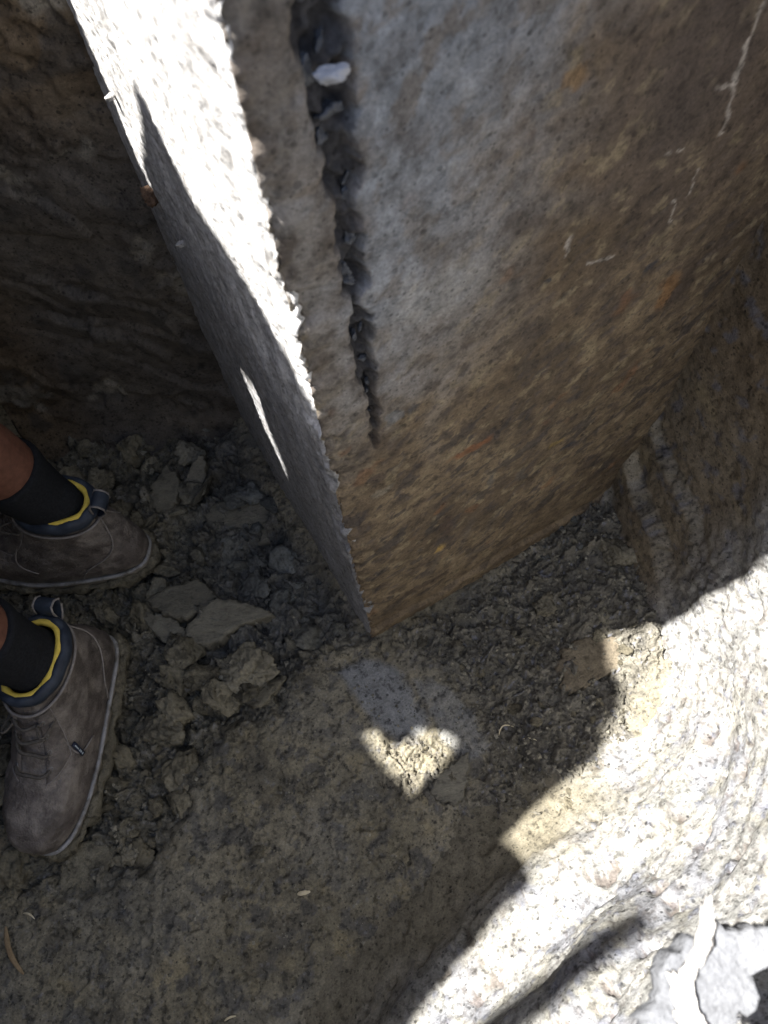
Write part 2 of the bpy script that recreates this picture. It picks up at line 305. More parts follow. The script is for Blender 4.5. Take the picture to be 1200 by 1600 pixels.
def floor_z(P, colour=False):
    q = P + np.c_[.012 * perlin(P * 38), .012 * perlin(P * 38 + 9), P[:, 0] * 0]
    hol = sst(.022, -.030, sd_poly(q, HOLLOW)); cr = sst(.02, -.03, sd_poly(q, CRUMBLE))
    lump = .5 + .5 * np.clip(fbm(P, 11, 3, off=7.) * 1.4, -1, 1)
    z = .008 * fbm(P, 4, 2) + .0035 * fbm(P, 22, 3) + .0013 * fbm(P, 75, 3) + .0006 * fbm(P, 220, 2)
    wp = q + np.c_[.006 * perlin(P * 90), .006 * perlin(P * 90 + 4), P[:, 0] * 0]
    a1, _ = plates(wp, 15, 1); a2, _ = plates(wp, 33, 2); a3, _ = plates(wp, 74, 3); a4, c4 = plates(wp, 150, 5)
    h1, h2, hid = worley(q, 150, 6)
    z += hol * (-.022 + .017 * a1 + .015 * a2 + .006 * a3 + .0026 * a4 + .014 * fbm(P, 14, 2, off=3.) + .003 * fbm(P, 120, 2, off=2.))
    z += cr * (.006 * a2 + .0075 * a3 + .0046 * a4 + .014 * fbm(P, 12, 2, off=5.) + .004 * np.abs(fbm(P, 60, 2)))
    # compacted ground: thin cracks, pits and scuffs
    comp = (1 - hol) * (1 - cr * .7); patch = sst(-.15, .3, fbm(P, 9, 2, off=12.))
    c1, c2, ccid = worley(q + .01 * np.c_[perlin(P * 60), perlin(P * 60 + 5), 0 * h1], 24, 8)
    z -= comp * .005 * sst(.04, .0, c2 - c1) * sst(.15, .4, fbm(P, 15, 2, off=21.))
    z += comp * patch * (.0016 * a3 + .0016 * a4) - comp * .004 * sst(.30, .55, fbm(P, 48, 2, off=15.))
    # rise to the east and to the near bank
    z += .05 * sst(.20, .46, P[:, 0] + .15 * P[:, 1]) ** 2 + .02 * sst(.06, -.2, P[:, 1] + .4 * (P[:, 0] + .1) * 0 - .6 * P[:, 0]) * sst(-.2, .1, P[:, 0])
    for bx, by, ang in ((-.456, .388, 255), (-.387, .524, 170)):                 # trodden flat under the boots
        c_, s_ = math.cos(math.radians(ang)), math.sin(math.radians(ang)); lx = (P[:, 0] - bx) * c_ + (P[:, 1] - by) * s_; ly = -(P[:, 0] - bx) * s_ + (P[:, 1] - by) * c_
        ft = sst(.012, -.006, np.maximum(np.abs(lx - .15) - .158, np.abs(ly) - .05)); z = z * (1 - ft) + np.minimum(z, -.012) * ft
    hd = sd_poly(q, HEART); ht = sst(.010, -.012, hd); hw1, hw2, hwc = worley(wp + .004 * np.c_[perlin(P * 160), perlin(P * 160 + 7), P[:, 0] * 0], 44, 31); hc = ht * sst(.09, .02, hw2 - hw1)
    z += ht * (.006 + .006 * (hwc - .5) + .003 * a4) - .007 * hc                    # cracked crumbly lump where the sun falls
    sh = np.maximum(sst(.004, -.012, sd_poly(P + .5 * (q - P), SHEAR)), .6 * sst(.003, -.006, sd_poly(P + .5 * (q - P), SHEAR2)))
    zs = .004 * fbm(P, 4, 2) + .0007 * perlin(np.c_[(P[:, 0] * .78 + P[:, 1] * .62) * 200, (P[:, 1] * .78 - P[:, 0] * .62) * 30, P[:, 0] * 0]) + .002; z = z * (1 - sh) + zs * sh      # sheared smooth
    if not colour: return z
    col = mix((.160, .140, .092), (.218, .192, .132), sst(-.4, .5, fbm(P, 7, 3, off=1.)))
    och = sst(.22, .55, fbm(P, 19, 4, off=33.)); col = mix(col, (.25, .205, .11), och * .5 * (1 - hol))
    drk = sst(.18, .42, fbm(P, 30, 5, .6, off=55.)); col = mix(col, (.07, .068, .066), drk * .7 * (1 - .6 * hol))
    gry = sst(-.1, .4, fbm(P, 6, 2, off=70.)); col = mix(col, (.15, .146, .13), gry * .4)
    col = mix(col, (.130, .118, .086), hol * .8); col = mix(col, (.135, .126, .105), cr * .7); col = mix(col, (.21, .20, .175), hol * sst(.75, .95, c4) * .6)
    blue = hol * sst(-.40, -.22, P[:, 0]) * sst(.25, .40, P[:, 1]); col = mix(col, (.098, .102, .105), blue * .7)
    gl = col.mean(1)[:, None]; col = (col * .86 + gl * .14) * .80; col = mix(col, (.060, .055, .045), sst(.25, .55, fbm(P, 11, 4, .6, off=103.)) * .55); col = mix(col, (.16, .167, .175), sh * .9); col = mix(col, (.05, .046, .042), hc * .6)
    nod = (hid > .86) * sst(.34, .26, h1) * np.maximum(cr, .35); col = mix(col, (.15, .155, .18), nod * .8)
    return z, col
def floor_h(x, y): return float(floor_z(np.array([[x, y, 0.]]))[0])
nx = int((PADX[1] - PADX[0]) / .0018); ny = int((PADY[1] - PADY[0]) / .0018)
gx, gy = np.meshgrid(np.linspace(*PADX, nx), np.linspace(*PADY, ny), indexing='ij'); P = np.stack([gx, gy, gx * 0], -1).reshape(-1, 3)
z, col = floor_z(P, True); P[:, 2] = z
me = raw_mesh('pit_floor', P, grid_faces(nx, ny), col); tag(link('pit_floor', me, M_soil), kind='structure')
# coarse remainder of the floor, out of the picture
xs = np.concatenate([np.linspace(-1.1, PADX[0], 12)]); V = []; F = []
def strip(x0, x1, y0, y1, n=14):
    a, b_ = np.meshgrid(np.linspace(x0, x1, n), np.linspace(y0, y1, n), indexing='ij'); p = np.stack([a, b_, a * 0 - .004], -1).reshape(-1, 3); p[:, 2] += .8 * floor_z(p)
    b0 = len(V); V.extend(p); F.extend(grid_faces(n, n) + b0)
strip(-1.12, PADX[0] + .004, -.6, .95); strip(PADX[0], .6, -.6, PADY[0] + .004)
Va = np.array(V); cl = np.tile((.2, .18, .13), (len(Va), 1)); me = raw_mesh('pit_floor_rim', Va, np.array(F), cl); tag(link('pit_floor', me, M_soil), kind='structure')

make_wall('pit_wall_north', np.arange(.02, S_N, .0035), 300, 1, north)
make_wall('pit_wall_west', np.linspace(np.arange(.02, S_N, .0035)[-1], S_E, 160), 60, 0, west)
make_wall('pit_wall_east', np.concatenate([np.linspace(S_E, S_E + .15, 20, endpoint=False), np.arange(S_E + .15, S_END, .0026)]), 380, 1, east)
# ---- ground round the pit
rimline = np.concatenate([TOPS[0][::4], TOPS[1][1::2], TOPS[2][::4]]); cen = np.array([-.2, .2])
rings = []
dirs = rimline[:, :2] - cen; dirs /= np.linalg.norm(dirs, axis=1)[:, None]
for dd in (0, .015, .04, .08, .14, .24, .4, .7, 1.2, 2.5, 6, 15, 40, 90):
    p = rimline.copy(); p[:, :2] += dirs * dd; k = min(dd / .3, 1.); p[:, 2] = rimline[:, 2] * (1 - k) + (1.46) * k
    if 0 < dd < 20: p[:, 2] += (.03 * fbm(p * (1, 1, 0), 3, 3) + .010 * fbm(p, 16, 2)) * min(1, dd / .05)
    rings.append(p)
A = np.stack(rings, 1); nu, nv = A.shape[:2]
cl = mix((.2, .18, .13), (.15, .14, .10), sst(-.3, .3, fbm(A.reshape(-1, 3), 4, 2)))
me = raw_mesh('ground', A.reshape(-1, 3), grid_faces(nu, nv, closed=True), cl); tag(link('ground', me, M_soil), kind='structure')

# ------------------------------------------------------------------ the concrete block
def make_block():
    root = empty('concrete_block', (CORNER[0], CORNER[1], 0)); tag(root, 'tall square-edged weathered concrete foundation block with dirt-stained face, standing in the pit', 'concrete block')
    us = np.concatenate([np.linspace(-.95, -.5, 8, endpoint=False), np.arange(-.5, -.02, .003), np.arange(-.02, .02, .001), np.arange(.02, .52, .002), np.linspace(.52, 1.0, 8)])
    zs = np.concatenate([np.linspace(-.12, -.02, 4, endpoint=False), np.arange(-.02, 1.02, .0021), np.linspace(1.02, 1.22, 30)])
    nu, nv = len(us), len(zs); U, Zz = np.meshgrid(us, zs, indexing='ij'); u = U.ravel(); z = Zz.ravel()
    uw = u; bas = np.where((uw < 0)[:, None], LD[None] * -uw[:, None], RD[None] * uw[:, None])
    nL = np.array([-LD[1], LD[0]]) ; nL = nL if nL[0] < 0 else -nL; nR = np.array([RD[1], -RD[0]])
    t = sst(-.006, .006, u); nn = nL[None] * (1 - t)[:, None] + nR[None] * t[:, None]; nn /= np.linalg.norm(nn, axis=1)[:, None]
    P3 = np.c_[u * 1., z, (u > 0) * 3.]
    Lf = (u < 0) * 1.; Rf = 1 - Lf
    d = .004 * fbm(P3, 5, 2) + .0005 * fbm(P3, 60, 3)
    dg = np.c_[u * .85 + z * .4, (z * .85 - u * .5) * 1.7, (u > 0) * 3.]            # scrape marks on the broad face
    d += Rf * (.35 + .65 * sst(.75, .5, z)) * (.0008 * fbm(dg * (1, .55, 1), 32, 3) + .0005 * fbm(dg * (1, .5, 1), 130, 2))
    pit = sst(.30, .52, fbm(dg, 55, 2, off=3.)); d -= Rf * .0014 * pit * sst(.85, .5, z)
    d += Lf * (.0016 * fbm(np.c_[u * 90, z * 7, u * 0], 1, 2) + .0012 * fbm(P3, 130, 2))
    e = np.exp(-np.abs(u) / .007); d += -.006 * e + .008 * e * fbm(P3 * (1, 1, 1), 70, 3)
    e2 = np.exp(-np.abs(u) / .02); d -= .011 * e2 * sst(.1, .45, fbm(np.c_[u * 6, z * 13, u * 0 + 7], 1, 3, .6))
    # formwork lip near the foot of the broad face
    lip = .022 + .05 * u + .01 * perlin(np.c_[u * 14, u * 0, u * 0]); d += Rf * (.006 * sst(lip + .004, lip - .002, z) - .004 * np.exp(-((z - lip) / .004) ** 2))
    # honeycombed seam
    cu = .050 + .005 * perlin(np.c_[z * 9, z * 0, z * 0 + 2]) + .004 * fbm(P3, 60, 3, .6, off=5.) ; wd = np.interp(z, [.42, .50, .56, .62, .70, .80, .95, 1.2], [.0, .0, .0035, .0055, .0072, .009, .0115, .014]) * (1 + .9 * perlin(np.c_[z * 30, z * 0, z * 0 + 8])) * np.maximum(sst(-.5, -.1, perlin(np.c_[z * 24, z * 0, z * 0 + 31])), sst(.76, .82, z))
    sm = sst(1.25, .85, np.abs(u - cu) / np.maximum(wd, 1e-4)) * (wd > .0008) * Rf; sf = sst(2.6, .8, np.abs(u - cu) / np.maximum(wd, 1e-4)) * (wd > .0008) * Rf
    d += sm * (-.012 + .010 * fbm(P3, 70, 2) + .004 * fbm(P3, 190, 2))
    Pw = np.c_[bas + nn * d[:, None], z]
    # colours
    n6 = fbm(P3, 6, 3, off=2.); n20 = fbm(P3, 22, 4, off=6.); nd = fbm(dg, 16, 3, off=9.)
    ns = fbm(np.c_[dg[:, 0] * .8, dg[:, 1] * .5, dg[:, 2]], 40, 5, .66, off=19.); n60 = fbm(P3, 70, 3, .65, off=27.)
    tan = mix((.092, .068, .045), (.156, .118, .077), sst(-.55, .55, n6 + .4 * nd + .3 * n60)); gray = mix((.150, .162, .182), (.255, .276, .308), sst(-.5, .5, .6 * n20 + .6 * n6 + .3 * n60))
    gm = sst(.52, .86, z + .20 * n6 + .08 * n20 + .03 * n60) * sst(.31, .07, u + .12 * n6 + .06 * n20 + .03 * n60) * (1 - .6 * sst(.05, .0, u + .02 * n20 + .02 * n6)); C = mix(tan, gray, gm)
    C = mix(C, mix((.105, .090, .076), (.165, .148, .130), sst(-.4, .4, n20 + .4 * n60)), sst(.062, .030, u + .012 * n20) * sst(.45, .6, z) * .8)
    C = mix(C, (.075, .058, .047), sst(.16, .32, u + .1 * n6) * sst(.52, .70, z + .1 * n20) * .8)
    C = mix(C, (.060, .046, .037), sst(.18, .6, ns) * .65 * (1 - .8 * gm)); C = mix(C, (.06, .05, .046), pit * .7 * sst(.9, .5, z))
    C = mix(C, (.25, .205, .13), sst(.28, .7, -ns + .2 * n60) * .45 * (1 - gm)); fl = sst(.38, .5, fbm(dg * (.8, .8, 1), 26, 5, .65, off=61.)); C = mix(C, (.050, .042, .038), fl * .8 * (1 - gm) * sst(.75, .4, z))
    C = mix(C, (.15, .08, .042), sst(.58, .8, fbm(P3, 17, 3, off=40.)) * .55 * (1 - gm)); C = mix(C, (.12, .088, .056), sst(.16, .0, z + .06 * n6 + .03 * n20) * .6)
    C = mix(C, (.12, .10, .082), gm * sst(.12, .5, fbm(P3, 34, 5, .6, off=77.)) * .65)
    for su, sz_, hw, hh in ((.115, .16, .008, .05), (.165, .20, .007, .045), (.205, .19, .008, .03), (.19, .11, .02, .012)):     # darker damp runs near the foot
        C = mix(C, (.095, .078, .062), np.exp(-((u - su - .2 * (z - sz_)) / hw) ** 2 - ((z - sz_) / hh) ** 2) * .7 * (u > 0))
    C = mix(C, (.12, .10, .085), sf * .75 * sst(-.3, .3, n20 + n60) * sst(.3, .5, z)); C = mix(C, (.035, .035, .04), sm * .9 * sst(.47, .60, z))
    sc = sst(.965, 1., 1 - np.abs(perlin(np.c_[dg[:, 0] * 8 + dg[:, 1] * 1.5, dg[:, 1] * 14, u * 0 + 4.]))) * sst(.2, .4, fbm(P3, 9, 2, off=90.)) * 0; C = mix(C, (.42, .39, .34), sc * .7)
    def uz(px, py):                                                                 # a spot of the broad face, surveyed from the photograph
        v = ray(px, py); t_ = (CORNER @ nR) / (v[:2] @ nR); p_ = v * t_; return (p_[:2] - CORNER) @ RD, H + p_[2]
    wu = u + .004 * n60 + .004 * n20; wz = z + .004 * fbm(P3, 70, 3, .65, off=31.)
    for px, py, ru, rz_, cc, st_ in ((735, 702, .030, .009, (.17, .075, .035), .8), (890, 698, .018, .006, (.035, .035, .042), .9), (868, 694, .014, .005, (.24, .17, .06), .7), (1015, 416, .010, .006, (.035, .035, .042), .85),
                                     (690, 856, .008, .010, (.33, .22, .07), .8), (770, 752, .006, .022, (.085, .08, .075), .7), (815, 742, .007, .020, (.09, .08, .07), .6), (700, 820, .010, .035, (.065, .045, .035), .7), (600, 768, .016, .007, (.22, .19, .145), .8),
                                     (615, 650, .007, .012, (.16, .165, .17), .7), (640, 640, .008, .006, (.045, .045, .05), .8), (1070, 440, .018, .05, (.06, .045, .035), .75), (1045, 455, .012, .03, (.19, .10, .04), .6), (660, 915, .05, .008, (.05, .036, .028), .7),
                                     (590, 750, .012, .012, (.055, .04, .035), .7), (900, 120, .012, .008, (.20, .12, .05), .6), (855, 440, .004, .004, (.03, .03, .035), .9), (690, 460, .05, .03, (.30, .30, .295), .45), (1100, 100, .06, .08, (.06, .048, .042), .6), (830, 350, .02, .01, (.07, .055, .045), .6)):
        u0, z0 = uz(px, py); C = mix(C, cc, sst(1.15, .55, np.hypot((wu - u0) / ru, (wz - z0) / rz_)) * st_ * (u > 0))
    for line, wl in (([(1192, 8), (1165, 75), (1148, 120), (1125, 205)], .0016), ([(1108, 140), (1150, 128)], .0014), ([(1085, 262), (1074, 302)], .0011), ([(1052, 310), (1050, 345)], .0010), ([(886, 372), (879, 402)], .0011), ([(915, 413), (956, 400)], .0013), ([(1035, 238), (1068, 228)], .0010)):
        for (a_, b_) in zip(line[:-1], line[1:]):                                  # pale scratches
            (u0, z0), (u1, z1) = uz(*a_), uz(*b_); ex, ez = u1 - u0, z1 - z0; tt = np.clip(((wu - u0) * ex + (z - z0) * ez) / (ex * ex + ez * ez), 0, 1); dd = np.hypot(wu - u0 - tt * ex, z - z0 - tt * ez)
            C = mix(C, (.34, .31, .275), sst(wl * 1.6, wl * .5, dd) * .75 * sst(-.5, .1, n60 + .3) * (u > 0))
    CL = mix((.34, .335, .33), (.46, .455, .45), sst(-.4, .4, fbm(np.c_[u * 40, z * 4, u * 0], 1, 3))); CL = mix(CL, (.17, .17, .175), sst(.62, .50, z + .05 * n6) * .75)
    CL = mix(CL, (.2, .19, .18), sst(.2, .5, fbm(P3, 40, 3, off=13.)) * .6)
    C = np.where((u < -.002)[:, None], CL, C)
    # top and back
    V = list(Pw); nP = len(V); F = grid_faces(nu, nv)
    me = raw_mesh('concrete_body', Pw, F, C)
    o = link('concrete_body', me, M_conc, root)
    bm = bmesh.new(); c = [Vector((*(LD * .95), 0)), Vector((0, 0, 0)), Vector((*(RD * 1.0), 0))]; c.append(c[0] + c[2]); ins = .004
    ce = (c[0] + c[2]) / 2
    lo = [bm.verts.new((p + (ce - p) * .02) + Vector((0, 0, -.1))) for p in c]; hi = [bm.verts.new((p + (ce - p) * .006) + Vector((0, 0, 1.219))) for p in c]
    bm.faces.new(hi); bm.faces.new((lo[2], lo[3], hi[3], hi[2])); bm.faces.new((lo[3], lo[0], hi[0], hi[3]))
    m2 = bpy.data.meshes.new('concrete_core'); bm.to_mesh(m2); bm.free(); set_col(m2, np.tile((.3, .29, .27), (len(m2.vertices), 1))); link('concrete_core', m2, M_conc, root)
    return root, nL, nR
BLOCK, NL, NR = make_block()
# ------------------------------------------------------------------ the worker
M_skin = plain_mat('skin', (.085, .036, .024), (.15, .068, .045), .6, .3, 90, .5, .0015, dirt=((.17, .11, .08), 160, .62))
M_sock = plain_mat('black_sock', (.008, .009, .011), (.018, .019, .022), .95, .1, 300, .5, .0008)
M_leather = plain_mat('muddy_leather', (.050, .042, .038), (.13, .112, .104), .58, .42, 46, 1., .004, dirt=((.20, .178, .16), 22, .47))
M_stay = plain_mat('scuffed_leather', (.055, .048, .045), (.15, .13, .12), .6, .4, 60, 1., .003, dirt=((.19, .17, .15), 40, .52))
M_navy = plain_mat('navy_padding', (.012, .017, .028), (.03, .04, .06), .6, .35, 60, .3, dirt=((.12, .11, .10), 120, .66))
M_yellow = plain_mat('yellow_lining', (.50, .36, .05), (.68, .52, .11), .8, .2, 90, .3, dirt=((.25, .18, .05), 70, .64))
M_rubber = plain_mat('muddy_rubber', (.11, .10, .085), (.19, .17, .14), .85, .2, 50, .6, .002)
M_welt = plain_mat('pale_welt', (.16, .16, .165), (.30, .30, .31), .5, .5, 40, .3, dirt=((.085, .075, .06), 34, .47))
M_lace = plain_mat('dark_lace', (.05, .045, .04), (.11, .10, .09), .85, .2, 200, .4)
M_eyelet = plain_mat('eyelet_metal', (.10, .10, .10), (.2, .2, .2), .45, .5, 200, .2, metallic=.6)
M_piping = plain_mat('grey_piping', (.13, .12, .115), (.24, .22, .21), .7, .3, 120, .3)
M_tag = plain_mat('navy_tag', (.012, .016, .03), (.02, .027, .05), .6, .3, 300, .1)
M_mark = plain_mat('tag_mark', (.3, .36, .42), (.4, .45, .5), .6, .3, 300, .1)
M_shirt = plain_mat('work_shirt', (.10, .12, .15), (.13, .15, .19), .9, .1, 30, .3, .003)
M_shorts = plain_mat('work_shorts', (.09, .08, .06), (.13, .115, .09), .9, .1, 30, .3, .003)
M_cap = plain_mat('cap_cloth', (.05, .05, .06), (.08, .08, .09), .9, .1, 60, .3)

SL = np.array([(.300, .024, .000, .024, .110, 3.0), (.306, .036, -.005, .036, .114, 3.0), (.306, .052, -.007, .048, .115, 2.9), (.299, .066, -.006, .060, .112, 2.8), (.283, .076, -.005, .070, .108, 2.7),
               (.258, .083, -.003, .080, .104, 2.6), (.231, .091, .000, .091, .100, 2.5), (.206, .103, .003, .104, .096, 2.4), (.183, .120, .008, .120, .091, 2.35), (.163, .141, .015, .140, .087, 2.3), (.146, .165, .021, .162, .085, 2.2), (.134, .190, .021, .184, .086, 2.2)])
_tt = np.arange(len(SL))
def slice_row(t):
    return np.array([np.interp(t, _tt, SL[:, k]) for k in range(6)])
_dense = None
def boot_pt(t, a, off=0.):
    """point of the boot's upper at slice t (0 sole .. 11 top) and angle a (0 toe, +pi/2 outer side)"""
    xf, zf, xb, zb, W, p = slice_row(t); c = math.cos(a); xn = (1 + c) / 2; k = min(t / 9., 1)
    tap = (.80 + .20 * float(sst(.15, .62, xn))) * (1 - .06 * float(sst(.7, 1, xn))); tap = tap * (1 - k) + .94 * k
    hw = W / 2 * tap * max(0., 1 - abs(c) ** p) ** (1 / p); x = xb + (xf - xb) * xn
    y = math.copysign(hw, math.sin(a)) + .010 * (1 - k) * math.sin(math.pi * xn) * -1 + .006 * xn * (1 - k)
    z = zb + (zf - zb) * xn
    nz = .15 + .85 * float(sst(2.5, 6.5, t)) * float(sst(.35, .9, xn)) * (1 - k * .5)
    nrm = Vector((math.cos(a) * .9, math.sin(a), nz)).normalized()
    return Vector((x, y, z)) + nrm * off
def build_boot(parent, side, loc, rz):
    n = 72; T = np.linspace(0, 11, 56); V = []
    for t in T:
        for k in range(n):
            a = 2 * math.pi * k / n; p = boot_pt(t, a); V.append(tuple(p))
    V = np.array(V); q = V * (1, 1, 1)
    cre = np.exp(-((q[:, 0] - .205 - .12 * (q[:, 1])) / .012) ** 2) + .8 * np.exp(-((q[:, 0] - .178 + .1 * q[:, 1]) / .009) ** 2) + .7 * np.exp(-((q[:, 0] - .085 + .6 * (q[:, 2] - .09)) / .008) ** 2) * (q[:, 2] > .06)
    nn = np.c_[(q[:, 0] - .15) * .25, q[:, 1], (q[:, 2] - .03) * .8]; nn /= np.linalg.norm(nn, axis=1)[:, None] + 1e-6
    V = V + nn * (.0022 * fbm(q + side, 28, 3) + .0010 * fbm(q, 90, 2) - .0022 * cre * sst(.04, .07, q[:, 2]))[:, None]
    S = Vector((1, side, 1)); fl = side < 0
    def fin(name, V, F, mat, par):
        V = [Vector((v[0], v[1] * side, v[2])) for v in V]; F = [tuple(f)[::-1] if fl else tuple(f) for f in F]
        return link(name, py_mesh(name, V, F), mat, par)
    F = [tuple(f)[::-1] for f in np.stack([grid_faces(len(T), n)], 0)[0]]
    F += [(i * n + n - 1, i * n, (i + 1) * n, (i + 1) * n + n - 1) for i in range(len(T) - 1)]
    boot = fin('boot', V, F, M_leather, parent); boot.location = loc; boot.rotation_euler = (0, 0, rz)
    # sole with a thick edge
    rings = [(.86, -.012), (.98, -.010), (1.03, .000), (1.035, .014), (1.02, .022), (.95, .027)]; V = []; F = []; m = 72
    for sc, z in rings:
        for k in range(m):
            p = boot_pt(0, 2 * math.pi * k / m); V.append(Vector((.15 + (p.x - .15) * (1 + (sc - 1) * .8), p.y * (sc + .04) if sc > .9 else p.y * sc, z + .004 * math.sin(k * 1.7) * (z < .01))))
    for i in range(len(rings) - 1):
        for k in range(m): F.append((i * m + k, (i + 1) * m + k, (i + 1) * m + (k + 1) % m, i * m + (k + 1) % m))
    F.append(tuple(range(m))); fin('sole', V, F, M_rubber, boot)
    V = []; F = []; mud = [Vector((.15 + (p.x - .15) * 1.03, p.y * 1.10, .004 + .003 * math.sin(k * .9 + side))) for k, p in enumerate(boot_pt(0, 2 * math.pi * k / 180) for k in range(180))]
    rad_ = .0085 + .0065 * fbm(np.array([(v.x, v.y * side, side * 3.) for v in mud]), 26, 3) ; tube(V, F, mud, list(np.clip(rad_, .002, .02)), 10, True, 1.15)
    Va = np.array([tuple(v) for v in V]); Va += .004 * np.c_[fbm(Va, 60, 3, .6), fbm(Va + 3, 60, 3, .6), fbm(Va + 8, 60, 3, .6)]; fin('mud_cake', [Vector(v) for v in Va], F, M_clod, boot)
    V = []; F = []; tube(V, F, [Vector((.15 + (p.x - .15) * 1.022, p.y * 1.075, .0255)) for p in (boot_pt(0, 2 * math.pi * k / 90) for k in range(90))], .0036, 8, True, .8); fin('welt', V, F, M_welt, boot)
    # padded collar, piping, lining
    V = []; F = []; tube(V, F, [boot_pt(11, 2 * math.pi * k / 60, -.002) + Vector((0, 0, .003 + .0015 * math.sin(k))) for k in range(60)], .0078, 10, True, 1.5); fin('collar', V, F, M_navy, boot)
    V = []; F = []; tube(V, F, [boot_pt(10.1, 2 * math.pi * k / 60, .0035) + Vector((0, 0, .003)) for k in range(60)], .0022, 6, True); fin('piping', V, F, M_piping, boot)
    V = []; F = []; tube(V, F, [boot_pt(11, 2 * math.pi * k / 60, -.0075) + Vector((0, 0, .0115)) for k in range(60)], [.0047 + .0003 * math.sin(k * .7) for k in range(60)], 8, True, 1.2); fin('lining', V, F, M_yellow, boot)
    # heel pull loop
    V = []; F = []; b0 = boot_pt(11, math.pi)
    prof = [(.002, -.004), (-.012, .004), (-.021, .014), (-.024, .026), (-.018, .035), (-.008, .036), (-.003, .026), (-.002, .010)]
    for (dx, dz) in prof:
        for w_ in (-.013, .013):
            V.append(b0 + Vector((dx, w_, dz - .006)))
    nP = len(prof)
    for i in range(nP - 1): F.append((2 * i, 2 * i + 1, 2 * i + 3, 2 * i + 2))
    pt = fin('pull_tab', V, F, M_navy, boot); sm = pt.modifiers.new('t', 'SOLIDIFY'); sm.thickness = .002; sb = pt.modifiers.new('s', 'SUBSURF'); sb.levels = sb.render_levels = 2
    V = []; F = []
    for w_ in (-.013, .013): tube(V, F, [b0 + Vector((dx, w_, dz - .006)) for dx, dz in prof], .0016, 6)
    fin('tab_edging', V, F, M_piping, boot)
    # seams: heel counter, quarter, vamp line
    for path in ([(10 - 9.6 * u, math.pi - 1.05 * math.sin(u * 1.5) - .12) for u in np.linspace(0, 1, 20)], [(10 - 9.6 * u, -(math.pi - 1.05 * math.sin(u * 1.5) - .12)) for u in np.linspace(0, 1, 20)],
                 [(9.6 - 6.6 * u, .62 + .95 * u ** 1.3) for u in np.linspace(0, 1, 20)], [(9.6 - 6.6 * u, -.62 - .95 * u ** 1.3) for u in np.linspace(0, 1, 20)]):
        V = []; F = []; tube(V, F, [boot_pt(t, a, .0012) for t, a in path], .0013, 5); fin('seam', V, F, M_piping, boot)
    # eyelet stays, eyelets, laces, tongue
    for sg in (1, -1):
        V = []; F = []; nt_, na = 14, 10
        for i in range(nt_):
            for j in range(na):
                t = 6.2 + 3.8 * i / (nt_ - 1); a = (.30 + .42 * j / (na - 1) + .25 * (1 - i / (nt_ - 1)) * j / (na - 1)) * sg; ed = i in (0,) or j in (0, na - 1)
                V.append(boot_pt(t, a, .0005 if ed else .0036))
        for i in range(nt_ - 1):
            for j in range(na - 1): f = (i * na + j, i * na + j + 1, (i + 1) * na + j + 1, (i + 1) * na + j); F.append(f if sg > 0 else f[::-1])
        fin('eyelet_stay', V, F, M_stay, boot)
        bd = [V[j] for j in range(na)] + [V[i * na + na - 1] for i in range(1, nt_)]; V = []; F = []; tube(V, F, [p + Vector((0, 0, .0012)) for p in bd], .0009, 5); fin('stitching', V, F, M_piping, boot)
        for t in (6.9, 7.8, 8.7, 9.5):
            c = boot_pt(t, .42 * sg, .003); e1 = (boot_pt(t + .2, .42 * sg, .003) - c).normalized(); e2 = (boot_pt(t, .46 * sg, .003) - c).normalized(); V = []; F = []
            tube(V, F, [c + e1 * .0034 * math.cos(k * .6283) + e2 * .0034 * math.sin(k * .6283) for k in range(10)], .0011, 5, True); fin('eyelet', V, F, M_eyelet, boot)
    for i, t in enumerate((6.9, 7.8, 8.7, 9.5)):
        t2 = min(t + .45 * (i % 2), 9.6); V = []; F = []
        pts = [boot_pt(t + (t2 - t) * u, .42 - .84 * u, .0045 + .004 * math.sin(math.pi * u)) + Vector((.002 * math.sin(9 * u + i), 0, 0)) for u in np.linspace(0, 1, 12)]
        tube(V, F, pts, .0026, 6, False, .8); fin('lace', V, F, M_lace, boot)
    for sg in (1, -1):
        V = []; F = []; tube(V, F, [boot_pt(9.6, .30 * sg * (1 + 1.2 * u), .006 + .010 * math.sin(math.pi * u)) + Vector((.012 * u * (1 - u) * 4, 0, -.012 * u)) for u in np.linspace(0, 1, 16)], .0019, 6)
        fin('lace', V, F, M_lace, boot)
    # side tag along the quarter seam
    c = boot_pt(5.6, 1.16, .0016); e1 = (boot_pt(6.8, 1.00, .0016) - c).normalized(); e2 = (boot_pt(5.6, 1.26, .0016) - c); e2 = (e2 - e1 * e2.dot(e1)).normalized(); e3 = e1.cross(e2)
    if e3.z < 0: e3 = -e3
    def slab(V, F, u0, u1, v0, v1, h0, h1):
        b = len(V)
        for h in (h0, h1):
            for uu, vv in ((u0, v0), (u1, v0), (u1, v1), (u0, v1)): V.append(c + e1 * uu + e2 * vv + e3 * h)
        for f in ((0, 3, 2, 1), (4, 5, 6, 7), (0, 1, 5, 4), (1, 2, 6, 5), (2, 3, 7, 6), (3, 0, 4, 7)): F.append(tuple(b + q for q in f))
    V = []; F = []; slab(V, F, -.013, .013, -.0032, .0032, -.001, .0012); fin('side_tag', V, F, M_tag, boot)
    V = []; F = []
    for u in (-.0105, -.0065, -.0035): slab(V, F, u, u + .0022, -.0016, .0012, .001, .0016)
    slab(V, F, .0005, .0095, -.0012, .0004, .001, .0016); fin('tag_lettering', V, F, M_mark, boot)
    return boot
person = empty('person', (-.52, .43, 0)); tag(person, 'person in muddy brown leather work boots and black socks standing in the pit', 'person')
def pch(o):                                                        # keep world placement under the person's Empty
    o.location = Vector(o.location) - person.location; return o
LB = pch(build_boot(person, 1, (-.456, .388, .004), math.radians(255)))
